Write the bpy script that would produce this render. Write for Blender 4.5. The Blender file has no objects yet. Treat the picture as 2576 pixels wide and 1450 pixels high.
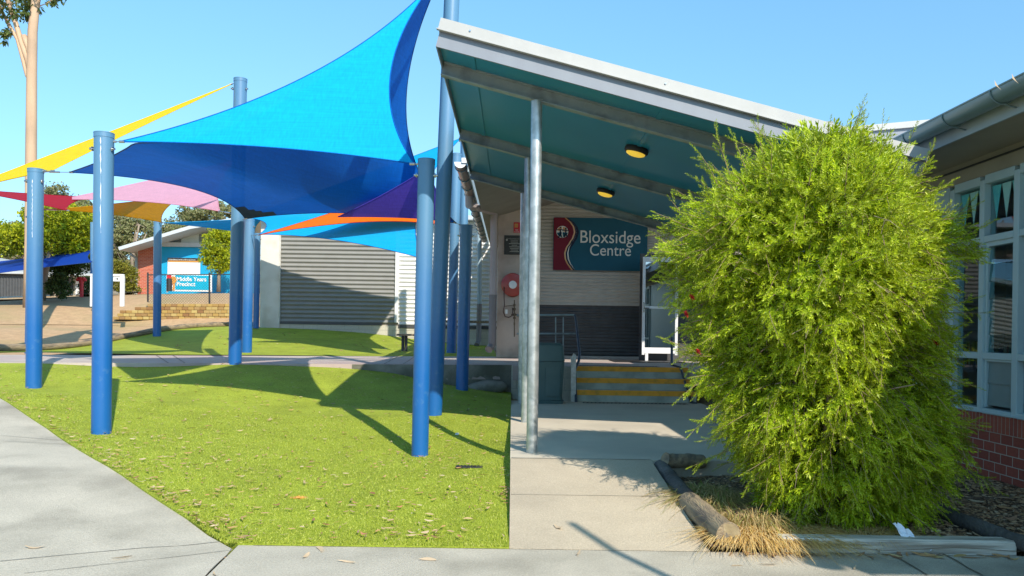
import bpy, bmesh, math, random
import numpy as np
from mathutils import Vector, Matrix, Quaternion
from mathutils.geometry import delaunay_2d_cdt
random.seed(7); RNG = np.random.default_rng(7)
R = math.radians
C = bpy.context.scene.collection
SC = bpy.context.scene

# ------------------------------------------------------------------ camera, sky, sun, exposure
EYE, F, PX, PY, ROLL = 1.32, 1900.0, 1288.0, 834.0, 0.014   # pixel units of a 2576-wide picture
cam = bpy.data.cameras.new('camera'); co = bpy.data.objects.new('camera', cam); C.objects.link(co)
co.location = (0, 0, EYE); co.rotation_euler = (R(90), -ROLL, 0)
cam.sensor_width = 36; cam.lens = F/2576*36; cam.shift_y = (PY-725)/2576
cam.clip_start = 0.05; cam.clip_end = 2000
SC.camera = co
SC.cycles.diffuse_bounces = 7
SUN_EL = R(38); SUN_H = Vector((.44, -.898, 0)).normalized()
world = bpy.data.worlds.new("World"); SC.world = world; world.use_nodes = True
wn = world.node_tree
sky = wn.nodes.new('ShaderNodeTexSky'); sky.sky_type = 'NISHITA'; sky.sun_disc = False
sky.sun_elevation = SUN_EL; sky.sun_rotation = R(154); sky.air_density = 1.0; sky.dust_density = 0.3; sky.ozone_density = 2.6
bg = wn.nodes['Background']; gain = wn.nodes.new('ShaderNodeMixRGB'); gain.blend_type = 'MULTIPLY'; gain.inputs[0].default_value = 1; 
_tc = wn.nodes.new('ShaderNodeTexCoord'); _sp = wn.nodes.new('ShaderNodeSeparateXYZ'); wn.links.new(_tc.outputs['Generated'], _sp.inputs[0])
_rp = wn.nodes.new('ShaderNodeValToRGB'); wn.links.new(_sp.outputs['Z'], _rp.inputs[0])
_rp.color_ramp.elements[0].position = 0.0; _rp.color_ramp.elements[0].color = (.47, .52, .60, 1)
_rp.color_ramp.elements[1].position = .5; _rp.color_ramp.elements[1].color = (.90, 1.28, 1.16, 1)
_e = _rp.color_ramp.elements.new(.18); _e.color = (.65, .85, .92, 1)
wn.links.new(_rp.outputs[0], gain.inputs[2])
wn.links.new(sky.outputs[0], gain.inputs[1]); wn.links.new(gain.outputs[0], bg.inputs[0]); bg.inputs[1].default_value = 0.15
sl = bpy.data.lights.new('sun', 'SUN'); sl.energy = 3.9; sl.angle = R(0.5); sl.color = (1.0, .91, .79)
so = bpy.data.objects.new('sun', sl); C.objects.link(so)
SUNV = Vector((SUN_H.x*math.cos(SUN_EL), SUN_H.y*math.cos(SUN_EL), math.sin(SUN_EL)))
so.rotation_euler = SUNV.to_track_quat('Z', 'Y').to_euler(); so.location = (8, -14, 14)
SC.view_settings.view_transform = 'Standard'; SC.view_settings.look = 'None'
SC.view_settings.exposure = 0.70; SC.view_settings.gamma = 1

# ------------------------------------------------------------------ helpers
def P(x, y, Y):
    """pixel (2576 wide) at distance Y -> world point"""
    a, b = x-PX, y-PY
    u = a + b*ROLL; v = b - a*ROLL
    return Vector((u/F*Y, Y, EYE - v/F*Y))
def PZ(x, y, z):
    a, b = x-PX, y-PY
    v = b - a*ROLL
    Y = (EYE-z)*F/v
    return P(x, y, Y)

def tag(o, label=None, cat=None, group=None, kind=None):
    if label: o['label'] = label
    if cat: o['category'] = cat
    if group: o['group'] = group
    if kind: o['kind'] = kind
    return o
def empty(name, loc, label=None, cat=None, group=None):
    o = bpy.data.objects.new(name, None); C.objects.link(o); o.location = loc; o.empty_display_size = .1
    return tag(o, label, cat, group)

class MB:
    def __init__(s): s.v = []; s.f = []
    def add(s, vs, fs):
        n = len(s.v); s.v += [tuple(p) for p in vs]; s.f += [tuple(i+n for i in f) for f in fs]; return s
    def box(s, lo, hi, m=None):
        x0, y0, z0 = lo; x1, y1, z1 = hi
        vs = [(x0,y0,z0),(x1,y0,z0),(x1,y1,z0),(x0,y1,z0),(x0,y0,z1),(x1,y0,z1),(x1,y1,z1),(x0,y1,z1)]
        if m is not None: vs = [m @ Vector(v) for v in vs]
        return s.add(vs, [(0,3,2,1),(4,5,6,7),(0,1,5,4),(1,2,6,5),(2,3,7,6),(3,0,4,7)])
    def cbox(s, lo, hi, ch=.004, m=None):
        """box with chamfered edges"""
        bm = bmesh.new(); r = bmesh.ops.create_cube(bm, size=1)
        for v in bm.verts: v.co = Vector([(lo[i]+hi[i])/2 + v.co[i]*(hi[i]-lo[i]) for i in range(3)])
        bmesh.ops.bevel(bm, geom=bm.edges[:], offset=ch, segments=1, affect='EDGES')
        bm.verts.index_update()
        vs = [(m @ v.co if m is not None else v.co.copy()) for v in bm.verts]; fs = [[v.index for v in f.verts] for f in bm.faces]
        bm.free(); return s.add(vs, fs)
    def tube(s, pts, r, n=12, cap=True, rs=None):
        pts = [Vector(p) for p in pts]; k = len(pts); rings = []
        ref = None
        for i, p in enumerate(pts):
            t = (pts[min(i+1, k-1)] - pts[max(i-1, 0)]).normalized()
            if ref is None:
                ref = Vector((0,0,1)) if abs(t.z) < .9 else Vector((1,0,0))
            a = t.cross(ref).normalized(); b = t.cross(a).normalized(); ref = -t.cross(a).cross(t).cross(t) if False else a.cross(t)
            rr = rs[i] if rs else r
            rings.append([p + (a*math.cos(2*math.pi*j/n) + b*math.sin(2*math.pi*j/n))*rr for j in range(n)])
        vs = [v for rg in rings for v in rg]; fs = []
        for i in range(k-1):
            for j in range(n):
                fs.append((i*n+j, i*n+(j+1)%n, (i+1)*n+(j+1)%n, (i+1)*n+j))
        if cap: fs.append(tuple(range(n))[::-1]); fs.append(tuple((k-1)*n+j for j in range(n)))
        return s.add(vs, fs)
    def prism(s, poly, z0, z1):
        """vertical prism over xy polygon"""
        n = len(poly)
        vs = [(p[0], p[1], z0) for p in poly] + [(p[0], p[1], z1) for p in poly]
        fs = [tuple(range(n))[::-1], tuple(range(n, 2*n))] + [(i, (i+1)%n, n+(i+1)%n, n+i) for i in range(n)]
        return s.add(vs, fs)
    def extr(s, poly, d):
        """planar 3-D polygon swept by vector d"""
        n = len(poly); d = Vector(d); poly = [Vector(p) for p in poly]
        return s.add(poly + [p+d for p in poly], [tuple(range(n))[::-1], tuple(range(n, 2*n))] + [(i, (i+1)%n, n+(i+1)%n, n+i) for i in range(n)])
    def build(s, name, mat, parent=None, org=None, smooth=False, kind=None, fix=True):
        if parent is not None: org = parent.matrix_basis.translation.copy(); q = parent; 
        if parent is not None:
            # sub-part: accumulate chain translations
            org = world_loc(parent)
        if org is None: org = Vector((0,0,0))
        org = Vector(org)
        me = bpy.data.meshes.new(name)
        me.from_pydata([Vector(v)-org for v in s.v], [], s.f)
        if fix:
            bm = bmesh.new(); bm.from_mesh(me); bmesh.ops.recalc_face_normals(bm, faces=bm.faces); bm.to_mesh(me); bm.free()
        if smooth is True:
            for p in me.polygons: p.use_smooth = True
        elif smooth: 
            for p in me.polygons: p.use_smooth = True
            me.set_sharp_from_angle(angle=R(smooth))
        me.materials.append(mat)
        o = bpy.data.objects.new(name, me); C.objects.link(o)
        if parent is not None: o.parent = parent
        else: o.location = org
        if kind: o['kind'] = kind
        return o
def world_loc(o):
    v = Vector(o.location); p = o.parent
    while p is not None: v = v + Vector(p.location); p = p.parent
    return v
def npmesh(name, V, Fq, mat, parent=None, org=(0,0,0), smooth=False):
    """fast mesh from numpy: V (n,3), Fq (m,k) equal-sized faces"""
    if parent is not None: org = world_loc(parent)
    V = np.asarray(V, dtype=np.float32) - np.array(org, dtype=np.float32)
    me = bpy.data.meshes.new(name); k = Fq.shape[1]; m = len(Fq)
    me.vertices.add(len(V)); me.vertices.foreach_set('co', V.ravel())
    me.loops.add(m*k); me.loops.foreach_set('vertex_index', Fq.ravel().astype(np.int32))
    me.polygons.add(m); me.polygons.foreach_set('loop_start', (np.arange(m)*k).astype(np.int32))
    me.polygons.foreach_set('loop_total', np.full(m, k, dtype=np.int32))
    if smooth: me.polygons.foreach_set('use_smooth', np.ones(m, dtype=bool))
    me.update(calc_edges=True); me.materials.append(mat)
    o = bpy.data.objects.new(name, me); C.objects.link(o)
    if parent is not None: o.parent = parent
    else: o.location = org
    return o
def text(s, size, mat, parent, loc, name='lettering', depth=.004, align='LEFT', rot=(R(90),0,0), sx=1, bold=0):
    cu = bpy.data.curves.new(name, 'FONT'); cu.body = s; cu.size = size; cu.extrude = depth; cu.align_x = align; cu.offset = bold
    t = bpy.data.objects.new(name, cu); C.objects.link(t)
    bpy.context.view_layer.update()
    me = bpy.data.meshes.new_from_object(t.evaluated_get(bpy.context.evaluated_depsgraph_get()))
    bpy.data.objects.remove(t); me.materials.clear(); me.materials.append(mat)
    o = bpy.data.objects.new(name, me); C.objects.link(o)
    M = Matrix.Translation(Vector(loc)-world_loc(parent)) @ Quaternion((1,0,0), rot[0]).to_matrix().to_4x4() @ Matrix.Diagonal((sx,1,1,1))
    me.transform(M); o.parent = parent
    return o

# ------------------------------------------------------------------ materials
MATS = {}
def nt_new(name):
    m = bpy.data.materials.new(name); m.use_nodes = True; nt = m.node_tree
    return m, nt, nt.nodes['Principled BSDF']
def pm(name, c1, c2=None, scale=4, rough=.7, bump=0, bscale=60, metal=0, detail=6, c3=None, s3=.6, coat=0, stretch=None, contrast=(.3,.7), sheen=0, spec=None, speck=0, speck_s=85):
    """principled with two noise layers"""
    m, nt, b = nt_new(name); N, L = nt.nodes, nt.links
    b.inputs['Roughness'].default_value = rough; b.inputs['Metallic'].default_value = metal
    if coat: b.inputs['Coat Weight'].default_value = coat; b.inputs['Coat Roughness'].default_value = .15
    if spec is not None: b.inputs['Specular IOR Level'].default_value = spec
    tc = N.new('ShaderNodeTexCoord'); src = tc.outputs['Object']
    if stretch:
        mp = N.new('ShaderNodeMapping'); mp.inputs['Scale'].default_value = stretch; L.new(src, mp.inputs[0]); src = mp.outputs[0]
    if c2 is None: c2 = tuple(c*.82 for c in c1)
    nz = N.new('ShaderNodeTexNoise'); nz.inputs['Scale'].default_value = scale; nz.inputs['Detail'].default_value = detail; L.new(src, nz.inputs['Vector'])
    rp = N.new('ShaderNodeValToRGB'); rp.color_ramp.elements[0].position = contrast[0]; rp.color_ramp.elements[1].position = contrast[1]
    rp.color_ramp.elements[0].color = (*c1, 1); rp.color_ramp.elements[1].color = (*c2, 1)
    L.new(nz.outputs['Fac'], rp.inputs[0]); col = rp.outputs[0]
    if c3 is not None:
        n2 = N.new('ShaderNodeTexNoise'); n2.inputs['Scale'].default_value = s3; n2.inputs['Detail'].default_value = 5; L.new(src, n2.inputs['Vector'])
        r2 = N.new('ShaderNodeValToRGB'); r2.color_ramp.elements[0].position = .48; r2.color_ramp.elements[1].position = .68; L.new(n2.outputs['Fac'], r2.inputs[0])
        mx = N.new('ShaderNodeMixRGB'); L.new(r2.outputs[0], mx.inputs[0]); L.new(col, mx.inputs[1]); mx.inputs[2].default_value = (*c3, 1); col = mx.outputs[0]
    if speck:
        ns = N.new('ShaderNodeTexNoise'); ns.inputs['Scale'].default_value = speck_s; ns.inputs['Detail'].default_value = 5; ns.inputs['Roughness'].default_value = .75; L.new(src, ns.inputs['Vector'])
        ms = N.new('ShaderNodeMapRange'); ms.inputs[1].default_value = .3; ms.inputs[2].default_value = .7; ms.inputs[3].default_value = 1-speck; ms.inputs[4].default_value = 1+speck; L.new(ns.outputs['Fac'], ms.inputs[0])
        hv = N.new('ShaderNodeHueSaturation'); L.new(col, hv.inputs['Color']); L.new(ms.outputs[0], hv.inputs['Value']); col = hv.outputs[0]
    L.new(col, b.inputs['Base Color'])
    if bump:
        n3 = N.new('ShaderNodeTexNoise'); n3.inputs['Scale'].default_value = bscale; n3.inputs['Detail'].default_value = 4; L.new(src, n3.inputs['Vector'])
        bp = N.new('ShaderNodeBump'); bp.inputs['Strength'].default_value = bump; bp.inputs['Distance'].default_value = .02
        L.new(n3.outputs['Fac'], bp.inputs['Height']); L.new(bp.outputs[0], b.inputs['Normal'])
    MATS[name] = m; return m
def islandmat(name, cols, rough=.6, trans=0.0, tcol=None, spec=.3, pos=None, mott=None):
    """colour varies per loose island (leaf, blade, block)"""
    m, nt, b = nt_new(name); N, L = nt.nodes, nt.links
    g = N.new('ShaderNodeNewGeometry'); rp = N.new('ShaderNodeValToRGB')
    el = rp.color_ramp.elements
    while len(el) < len(cols): el.new(.5)
    for i, c in enumerate(cols):
        el[i].position = (pos[i] if pos else i/(len(cols)-1)); el[i].color = (*c, 1)
    L.new(g.outputs['Random Per Island'], rp.inputs[0]); cout = rp.outputs[0]
    if mott:   # clump-to-clump colour variation of the foliage
        tc = N.new('ShaderNodeTexCoord'); nz = N.new('ShaderNodeTexNoise'); nz.inputs['Scale'].default_value = mott[2]; nz.inputs['Detail'].default_value = 6; nz.inputs['Roughness'].default_value = .7; L.new(tc.outputs['Object'], nz.inputs[0])
        mr = N.new('ShaderNodeMapRange'); mr.inputs[1].default_value = .35; mr.inputs[2].default_value = .65; mr.inputs[3].default_value = mott[0]; mr.inputs[4].default_value = mott[1]; L.new(nz.outputs['Fac'], mr.inputs[0])
        hm = N.new('ShaderNodeHueSaturation'); L.new(cout, hm.inputs['Color']); L.new(mr.outputs[0], hm.inputs['Value']); cout = hm.outputs[0]
    L.new(cout, b.inputs['Base Color'])
    b.inputs['Roughness'].default_value = rough; b.inputs['Specular IOR Level'].default_value = spec
    if trans:
        out = N['Material Output']; t = N.new('ShaderNodeBsdfTranslucent'); mx = N.new('ShaderNodeMixShader'); mx.inputs[0].default_value = trans
        hs = N.new('ShaderNodeHueSaturation'); hs.inputs['Value'].default_value = 1.3; hs.inputs['Hue'].default_value = .49; L.new(cout, hs.inputs['Color'])
        L.new(hs.outputs[0], t.inputs[0]); L.new(b.outputs[0], mx.inputs[1]); L.new(t.outputs[0], mx.inputs[2]); L.new(mx.outputs[0], out.inputs[0])
    MATS[name] = m; return m
def fabric(name, col, trans=.3, tcol=None, holes=.012):
    m, nt, b = nt_new(name); N, L = nt.nodes, nt.links
    tc = N.new('ShaderNodeTexCoord')
    mp = N.new('ShaderNodeMapping'); mp.inputs['Scale'].default_value = (1, 1, 30); mp.inputs['Rotation'].default_value = (0, .4, .3); L.new(tc.outputs['Object'], mp.inputs[0])
    nz = N.new('ShaderNodeTexNoise'); nz.inputs['Scale'].default_value = 2.5; nz.inputs['Detail'].default_value = 8; L.new(mp.outputs[0], nz.inputs[0])
    mp2 = N.new('ShaderNodeMapping'); mp2.inputs['Scale'].default_value = (30, 8, 1); mp2.inputs['Rotation'].default_value = (0, .4, .3); L.new(tc.outputs['Object'], mp2.inputs[0])
    nz2 = N.new('ShaderNodeTexNoise'); nz2.inputs['Scale'].default_value = 2.0; nz2.inputs['Detail'].default_value = 6; L.new(mp2.outputs[0], nz2.inputs[0])
    ad = N.new('ShaderNodeMath'); ad.operation = 'ADD'; L.new(nz.outputs['Fac'], ad.inputs[0]); L.new(nz2.outputs['Fac'], ad.inputs[1])
    mr = N.new('ShaderNodeMapRange'); mr.inputs[1].default_value = .7; mr.inputs[2].default_value = 1.3; mr.inputs[3].default_value = .86; mr.inputs[4].default_value = 1.12; L.new(ad.outputs[0], mr.inputs[0])
    hs = N.new('ShaderNodeHueSaturation'); hs.inputs['Color'].default_value = (*col, 1); L.new(mr.outputs[0], hs.inputs['Value'])
    L.new(hs.outputs[0], b.inputs['Base Color']); b.inputs['Roughness'].default_value = .75; b.inputs['Specular IOR Level'].default_value = .25
    t = N.new('ShaderNodeBsdfTranslucent'); h2 = N.new('ShaderNodeHueSaturation'); h2.inputs['Color'].default_value = (*(tcol or col), 1); L.new(mr.outputs[0], h2.inputs['Value']); L.new(h2.outputs[0], t.inputs[0])
    mx = N.new('ShaderNodeMixShader'); mx.inputs[0].default_value = trans; L.new(b.outputs[0], mx.inputs[1]); L.new(t.outputs[0], mx.inputs[2])
    tp = N.new('ShaderNodeBsdfTransparent'); m3 = N.new('ShaderNodeMixShader'); m3.inputs[0].default_value = holes; L.new(mx.outputs[0], m3.inputs[1]); L.new(tp.outputs[0], m3.inputs[2]); L.new(m3.outputs[0], N['Material Output'].inputs[0])
    MATS[name] = m; return m
def glassmat(name, tint=(.35,.42,.45), refl=.12, ior=1.5):
    m, nt, b = nt_new(name); N, L = nt.nodes, nt.links
    t = N.new('ShaderNodeBsdfTransparent'); t.inputs[0].default_value = (*tint, 1)
    g = N.new('ShaderNodeBsdfGlossy'); g.inputs['Roughness'].default_value = .015; g.inputs[0].default_value = (.9,.95,1,1)
    fr = N.new('ShaderNodeFresnel'); fr.inputs[0].default_value = ior
    ad = N.new('ShaderNodeMath'); ad.operation = 'ADD'; ad.use_clamp = True; ad.inputs[1].default_value = refl; L.new(fr.outputs[0], ad.inputs[0])
    gm = N.new('ShaderNodeNewGeometry'); iv = N.new('ShaderNodeMath'); iv.operation = 'SUBTRACT'; iv.inputs[0].default_value = 1; L.new(gm.outputs['Backfacing'], iv.inputs[1])
    ml = N.new('ShaderNodeMath'); ml.operation = 'MULTIPLY'; L.new(ad.outputs[0], ml.inputs[0]); L.new(iv.outputs[0], ml.inputs[1])
    mx = N.new('ShaderNodeMixShader'); L.new(ml.outputs[0], mx.inputs[0]); L.new(t.outputs[0], mx.inputs[1]); L.new(g.outputs[0], mx.inputs[2])
    L.new(mx.outputs[0], N['Material Output'].inputs[0]); N.remove(b); MATS[name] = m; return m
def brickmat(name, c1, c2, mortar, bw, bh, axis='y', mw=.01, offs=.5):
    m, nt, b = nt_new(name); N, L = nt.nodes, nt.links
    tc = N.new('ShaderNodeTexCoord'); sp = N.new('ShaderNodeSeparateXYZ'); cb = N.new('ShaderNodeCombineXYZ'); L.new(tc.outputs['Object'], sp.inputs[0])
    L.new(sp.outputs['Y' if axis == 'y' else 'X'], cb.inputs[0]); L.new(sp.outputs['Z'], cb.inputs[1])
    br = N.new('ShaderNodeTexBrick'); br.offset = offs; br.inputs['Scale'].default_value = 1; br.inputs['Brick Width'].default_value = bw; br.inputs['Row Height'].default_value = bh
    br.inputs['Mortar Size'].default_value = mw/2; br.inputs['Mortar Smooth'].default_value = .1; br.inputs['Color1'].default_value = (*c1,1); br.inputs['Color2'].default_value = (*c2,1); br.inputs['Mortar'].default_value = (*mortar,1)
    L.new(cb.outputs[0], br.inputs['Vector'])
    nz = N.new('ShaderNodeTexNoise'); nz.inputs['Scale'].default_value = 35; nz.inputs['Detail'].default_value = 5; L.new(tc.outputs['Object'], nz.inputs[0])
    mr = N.new('ShaderNodeMapRange'); mr.inputs[3].default_value = .75; mr.inputs[4].default_value = 1.25; L.new(nz.outputs['Fac'], mr.inputs[0])
    hs = N.new('ShaderNodeHueSaturation'); L.new(br.outputs['Color'], hs.inputs['Color']); L.new(mr.outputs[0], hs.inputs['Value']); L.new(hs.outputs[0], b.inputs['Base Color'])
    bp = N.new('ShaderNodeBump'); bp.inputs['Distance'].default_value = .006; bp.inputs['Strength'].default_value = .8; bp.invert = True; L.new(br.outputs['Fac'], bp.inputs['Height']); L.new(bp.outputs[0], b.inputs['Normal'])
    b.inputs['Roughness'].default_value = .85; MATS[name] = m; return m

M_path = pm('concrete_path', (.53,.48,.385), (.43,.39,.31), 2.6, .9, .5, 160, c3=(.29,.262,.205), s3=1.1, detail=10, speck=.22)
M_path_warm = pm('concrete_warm', (.56,.47,.34), (.46,.385,.28), 2, .9, .5, 160, c3=(.37,.31,.23), s3=.7, detail=10, speck=.2)
M_slab = pm('concrete_slab', (.60,.53,.41), (.52,.46,.36), 2, .85, .2, 150, c3=(.46,.41,.32), s3=.8, speck=.08)
M_walk = pm('concrete_walk', (.48,.41,.36), (.39,.33,.29), 2.2, .85, .3, 90, c3=(.40,.30,.28), s3=.5)
M_kerbface = pm('rough_concrete', (.30,.28,.24), (.17,.16,.13), 5, .95, .9, 25, c3=(.12,.12,.09), s3=1.5, detail=10)
M_crack = pm('crack_dirt', (.17,.145,.11), (.10,.085,.065), 20)
M_mulch = pm('mulch', (.22,.14,.085), (.12,.08,.05), 30, .95, 1, 60, c3=(.16,.10,.06), s3=6)
M_chip = islandmat('bark_chips', [(.26,.14,.07),(.42,.25,.13),(.52,.34,.19),(.28,.16,.09),(.62,.48,.32)], .9)
M_sand = pm('sandy_ground', (.50,.32,.17), (.38,.24,.125), 4, .95, .6, 30, c3=(.36,.26,.12), s3=.35, detail=12, speck=.18, speck_s=14)
M_pole = None
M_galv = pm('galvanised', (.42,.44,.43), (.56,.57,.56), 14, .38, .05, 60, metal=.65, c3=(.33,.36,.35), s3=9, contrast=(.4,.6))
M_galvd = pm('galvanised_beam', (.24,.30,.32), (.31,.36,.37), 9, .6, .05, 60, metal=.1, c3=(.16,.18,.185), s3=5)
M_fascia = pm('fascia_paint', (.22,.245,.285), (.20,.22,.26), 6, .45, stretch=(1,1,.3))
M_cap = pm('capping_white', (.42,.42,.405), (.38,.38,.37), 5, .5)
M_soffit = pm('teal_soffit', (.02,.24,.42), (.016,.21,.38), 1.6, .38, .02, 30, detail=8, c3=(.035,.25,.36), s3=.8)
M_soffg = pm('grey_soffit', (.27,.26,.22), (.22,.21,.18), 2, .8)
M_light_body = pm('dark_plastic', (.018,.017,.016), (.03,.028,.026), 20, .5, .2, 80)
M_grey_corr = pm('grey_cladding', (.25,.25,.235), (.225,.225,.21), 3, .75, c3=(.25,.25,.235), s3=1.2, spec=.15)
M_white_corr = pm('white_cladding', (.70,.70,.68), (.64,.64,.62), 3, .6)
M_tilt = pm('painted_panel', (.68,.66,.60), (.60,.58,.52), 3, .85, .2, 30, c3=(.52,.48,.40), s3=1.3)
M_panel = pm('concrete_panel', (.55,.45,.37), (.46,.375,.31), 2.5, .85, .15, 60, c3=(.36,.29,.23), s3=2.2, detail=10)
M_darkcorr = pm('charcoal_shutter', (.07,.072,.075), (.05,.052,.055), 4, .5)
M_clad = pm('bloxsidge_cladding', (.50,.455,.39), (.44,.40,.345), 3, .5)
M_wframe = pm('white_frame', (.75,.76,.77), (.68,.69,.70), 6, .35)
M_glass = glassmat('window_glass', (.82,.92,.92), .02, 1.42)
M_doorglass = glassmat('door_glass', (.12,.13,.13), .42)
M_bframe = pm('blue_grey_frame', (.44,.58,.60), (.39,.53,.56), 5, .4)
M_gutter = pm('slate_gutter', (.16,.24,.25), (.135,.21,.215), 6, .32, coat=.3)
M_gutfascia = pm('eave_board', (.34,.41,.43), (.29,.35,.37), 4, .6)
M_wallboard = pm('dark_board', (.36,.33,.26), (.31,.285,.225), 3, .8)
M_timber = pm('sleeper_timber', (.60,.55,.46), (.38,.34,.28), 5, .9, .5, 8, stretch=(.5,12,12), c3=(.26,.22,.17), s3=2.5, detail=10, contrast=(.42,.58))
M_log = pm('weathered_log', (.36,.28,.17), (.20,.15,.10), 6, .9, .8, 30, stretch=(4,.6,4), c3=(.12,.10,.08), s3=3, detail=10)
M_logdark = pm('dark_log', (.085,.08,.075), (.05,.045,.04), 6, .9, .8, 30, c3=(.13,.12,.11), s3=3)
M_steel = pm('stainless', (.55,.55,.55), (.45,.45,.45), 20, .25, metal=1)
M_black = pm('black_paint', (.018,.018,.02), (.03,.03,.03), 10, .5)
M_hem = pm('sail_hem', (.01,.035,.10), (.02,.05,.13), 10, .8)
M_bin = pm('bin_plastic', (.085,.14,.135), (.07,.12,.115), 5, .5, .05, 50)
M_orange = pm('nosing_yellow', (1.0,.43,.04), (.92,.38,.03), 8, .7, c3=(.7,.32,.04), s3=9)
M_step = pm('step_concrete', (.52,.52,.43), (.43,.43,.36), 4, .9, .2, 60, c3=(.34,.34,.28), s3=4)
M_rail = pm('dark_rail', (.05,.06,.085), (.08,.09,.11), 12, .35, metal=.4)
M_red = pm('reel_red', (.42,.045,.03), (.34,.035,.025), 6, .3, coat=.4)
M_hose = pm('hose_rubber', (.10,.05,.035), (.07,.035,.025), 10, .6)
M_brass = pm('aged_brass', (.10,.075,.05), (.17,.12,.07), 30, .5, metal=.5)
M_pipe = pm('pvc_pipe', (.40,.34,.33), (.35,.30,.29), 3, .5)
M_pipe_low = pm('pipe_lower', (.20,.18,.18), (.16,.145,.145), 4, .55)
M_pipeblue = pm('pipe_blue', (.32,.42,.47), (.27,.36,.41), 3, .5)
M_paper = pm('white_paper', (.80,.82,.88), (.66,.70,.78), 20, .8)
M_white = pm('sign_white', (.78,.78,.76), (.72,.72,.70), 8, .5)
M_teal = pm('sign_teal', (.012,.10,.15), (.010,.085,.13), 3, .5, spec=.2)
M_maroon = pm('sign_maroon', (.19,.010,.025), (.16,.008,.02), 3, .5, spec=.2)
M_gold = pm('sign_gold', (.62,.28,.06), (.55,.25,.05), 4, .3, coat=.4)
M_navy = pm('sign_navy', (.012,.02,.045), (.01,.016,.04), 4, .5, spec=.2)
M_signletter = pm('sign_letter', (.75,.73,.68), (.68,.66,.6), 8, .4)
M_signred = pm('safety_red', (.62,.02,.03), (.52,.02,.03), 8, .4)
M_plaque = pm('plaque_bronze', (.035,.032,.026), (.05,.045,.035), 20, .35, metal=.5)
M_plaqtxt = pm('plaque_text', (.42,.40,.34), (.36,.34,.28), 20, .5)
M_aqua = pm('aqua_wall', (.0,.33,.58), (.0,.30,.54), 2, .7)
M_aquasign = pm('aqua_sign', (.0,.37,.55), (.0,.34,.51), 2, .4)
M_redbrick = brickmat('red_brick_far', (.50,.12,.06), (.40,.09,.05), (.55,.45,.36), .24, .086, 'x')
M_brick = brickmat('dark_red_brick', (.34,.075,.045), (.27,.06,.038), (.46,.40,.33), .158, .087, 'y', .008)
M_soldier = brickmat('soldier_brick', (.36,.085,.045), (.30,.065,.04), (.42,.36,.3), .052, .4, 'y', .006, 0)
M_block = brickmat('grey_block', (.50,.47,.38), (.45,.42,.34), (.33,.31,.26), .4, .2, 'x', .008)
M_greyboard = pm('grey_board', (.30,.31,.28), (.27,.28,.25), 2, .7)
M_ltboard = pm('light_board', (.62,.66,.60), (.57,.61,.56), 2, .7)
M_roofpale = pm('pale_roof', (.52,.55,.57), (.45,.48,.50), 3, .5)
M_bark = pm('pale_gum_bark', (.56,.40,.27), (.48,.33,.21), 3, .75, .25, 12, stretch=(1,1,.25), c3=(.36,.25,.17), s3=1.6, detail=8)
M_bark2 = pm('grey_bark', (.30,.24,.18), (.20,.16,.12), 5, .9, .4, 15, stretch=(1,1,.3))
M_twig = pm('twig_wood', (.22,.14,.09), (.30,.21,.14), 12, .85)
M_interior = pm('interior_wall', (.40,.42,.42), (.34,.36,.36), 2, .9)
M_shelf = pm('pale_shelf', (.42,.44,.44), (.38,.40,.40), 3, .6)
M_leaf = islandmat('bottlebrush_leaf', [(.20,.31,.008),(.38,.50,.014),(.56,.66,.02),(.27,.40,.010),(.72,.78,.12)], .45, .32, spec=.35, mott=(.45,1.3,5))
M_gumleaf = islandmat('gum_leaf', [(.05,.09,.02),(.10,.15,.035),(.14,.19,.06),(.07,.12,.03),(.20,.20,.05)], .5, .25)
M_farleaf = islandmat('far_gum_leaf', [(.12,.15,.05),(.22,.24,.09),(.30,.30,.15),(.16,.18,.07),(.34,.30,.14)], .7, .3)
M_treeleaf = islandmat('bright_tree_leaf', [(.18,.25,.01),(.36,.41,.012),(.52,.52,.02),(.26,.33,.012),(.10,.15,.01)], .5, .35)
M_darkleaf = islandmat('dark_shrub_leaf', [(.03,.06,.015),(.05,.09,.02),(.08,.13,.03)], .5, .2)
M_yelleaf = islandmat('yellow_shrub_leaf', [(.12,.13,.01),(.22,.21,.02),(.17,.17,.02),(.28,.24,.03)], .6, .3)
M_flower = islandmat('red_flower', [(.32,.01,.02),(.42,.015,.02),(.2,.01,.01)], .6, .1)
M_dry = islandmat('dry_grass', [(.74,.52,.18),(.60,.38,.10),(.84,.66,.32),(.44,.27,.07),(.78,.60,.30)], .7, .25)
M_drygreen = islandmat('half_dry_grass', [(.14,.19,.03),(.52,.38,.17),(.22,.27,.04),(.62,.50,.26),(.44,.30,.11),(.60,.46,.22)], .7, .25)
M_litter = islandmat('dead_leaf', [(.42,.24,.12),(.52,.36,.20),(.26,.12,.06),(.58,.45,.30),(.46,.33,.13),(.48,.20,.11)], .7, .1)
M_cobble = islandmat('sandstone_block', [(.30,.18,.065),(.38,.26,.08),(.22,.115,.05),(.42,.32,.12),(.30,.19,.08)], .95)
M_book = islandmat('book_spines', [(.05,.08,.15),(.30,.10,.08),(.35,.33,.28),(.12,.18,.16),(.25,.2,.12)], .6)
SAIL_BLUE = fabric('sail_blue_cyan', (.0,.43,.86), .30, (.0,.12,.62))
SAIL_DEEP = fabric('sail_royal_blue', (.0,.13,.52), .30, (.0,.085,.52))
SAIL_LIGHT_TINT = fabric('sail_light_tint', (.12,.09,.66), .38, (.20,.10,.74))  # purple here paints the light that tints the blue sail's underside
SAIL_YEL = fabric('sail_yellow', (.85,.66,.0), .35, (.85,.42,.0))
SAIL_PINK = fabric('sail_pink', (.85,.45,.60), .45, (.75,.30,.45))
SAIL_RED = fabric('sail_red', (.36,.01,.03), .35, (.45,.01,.03))
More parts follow.
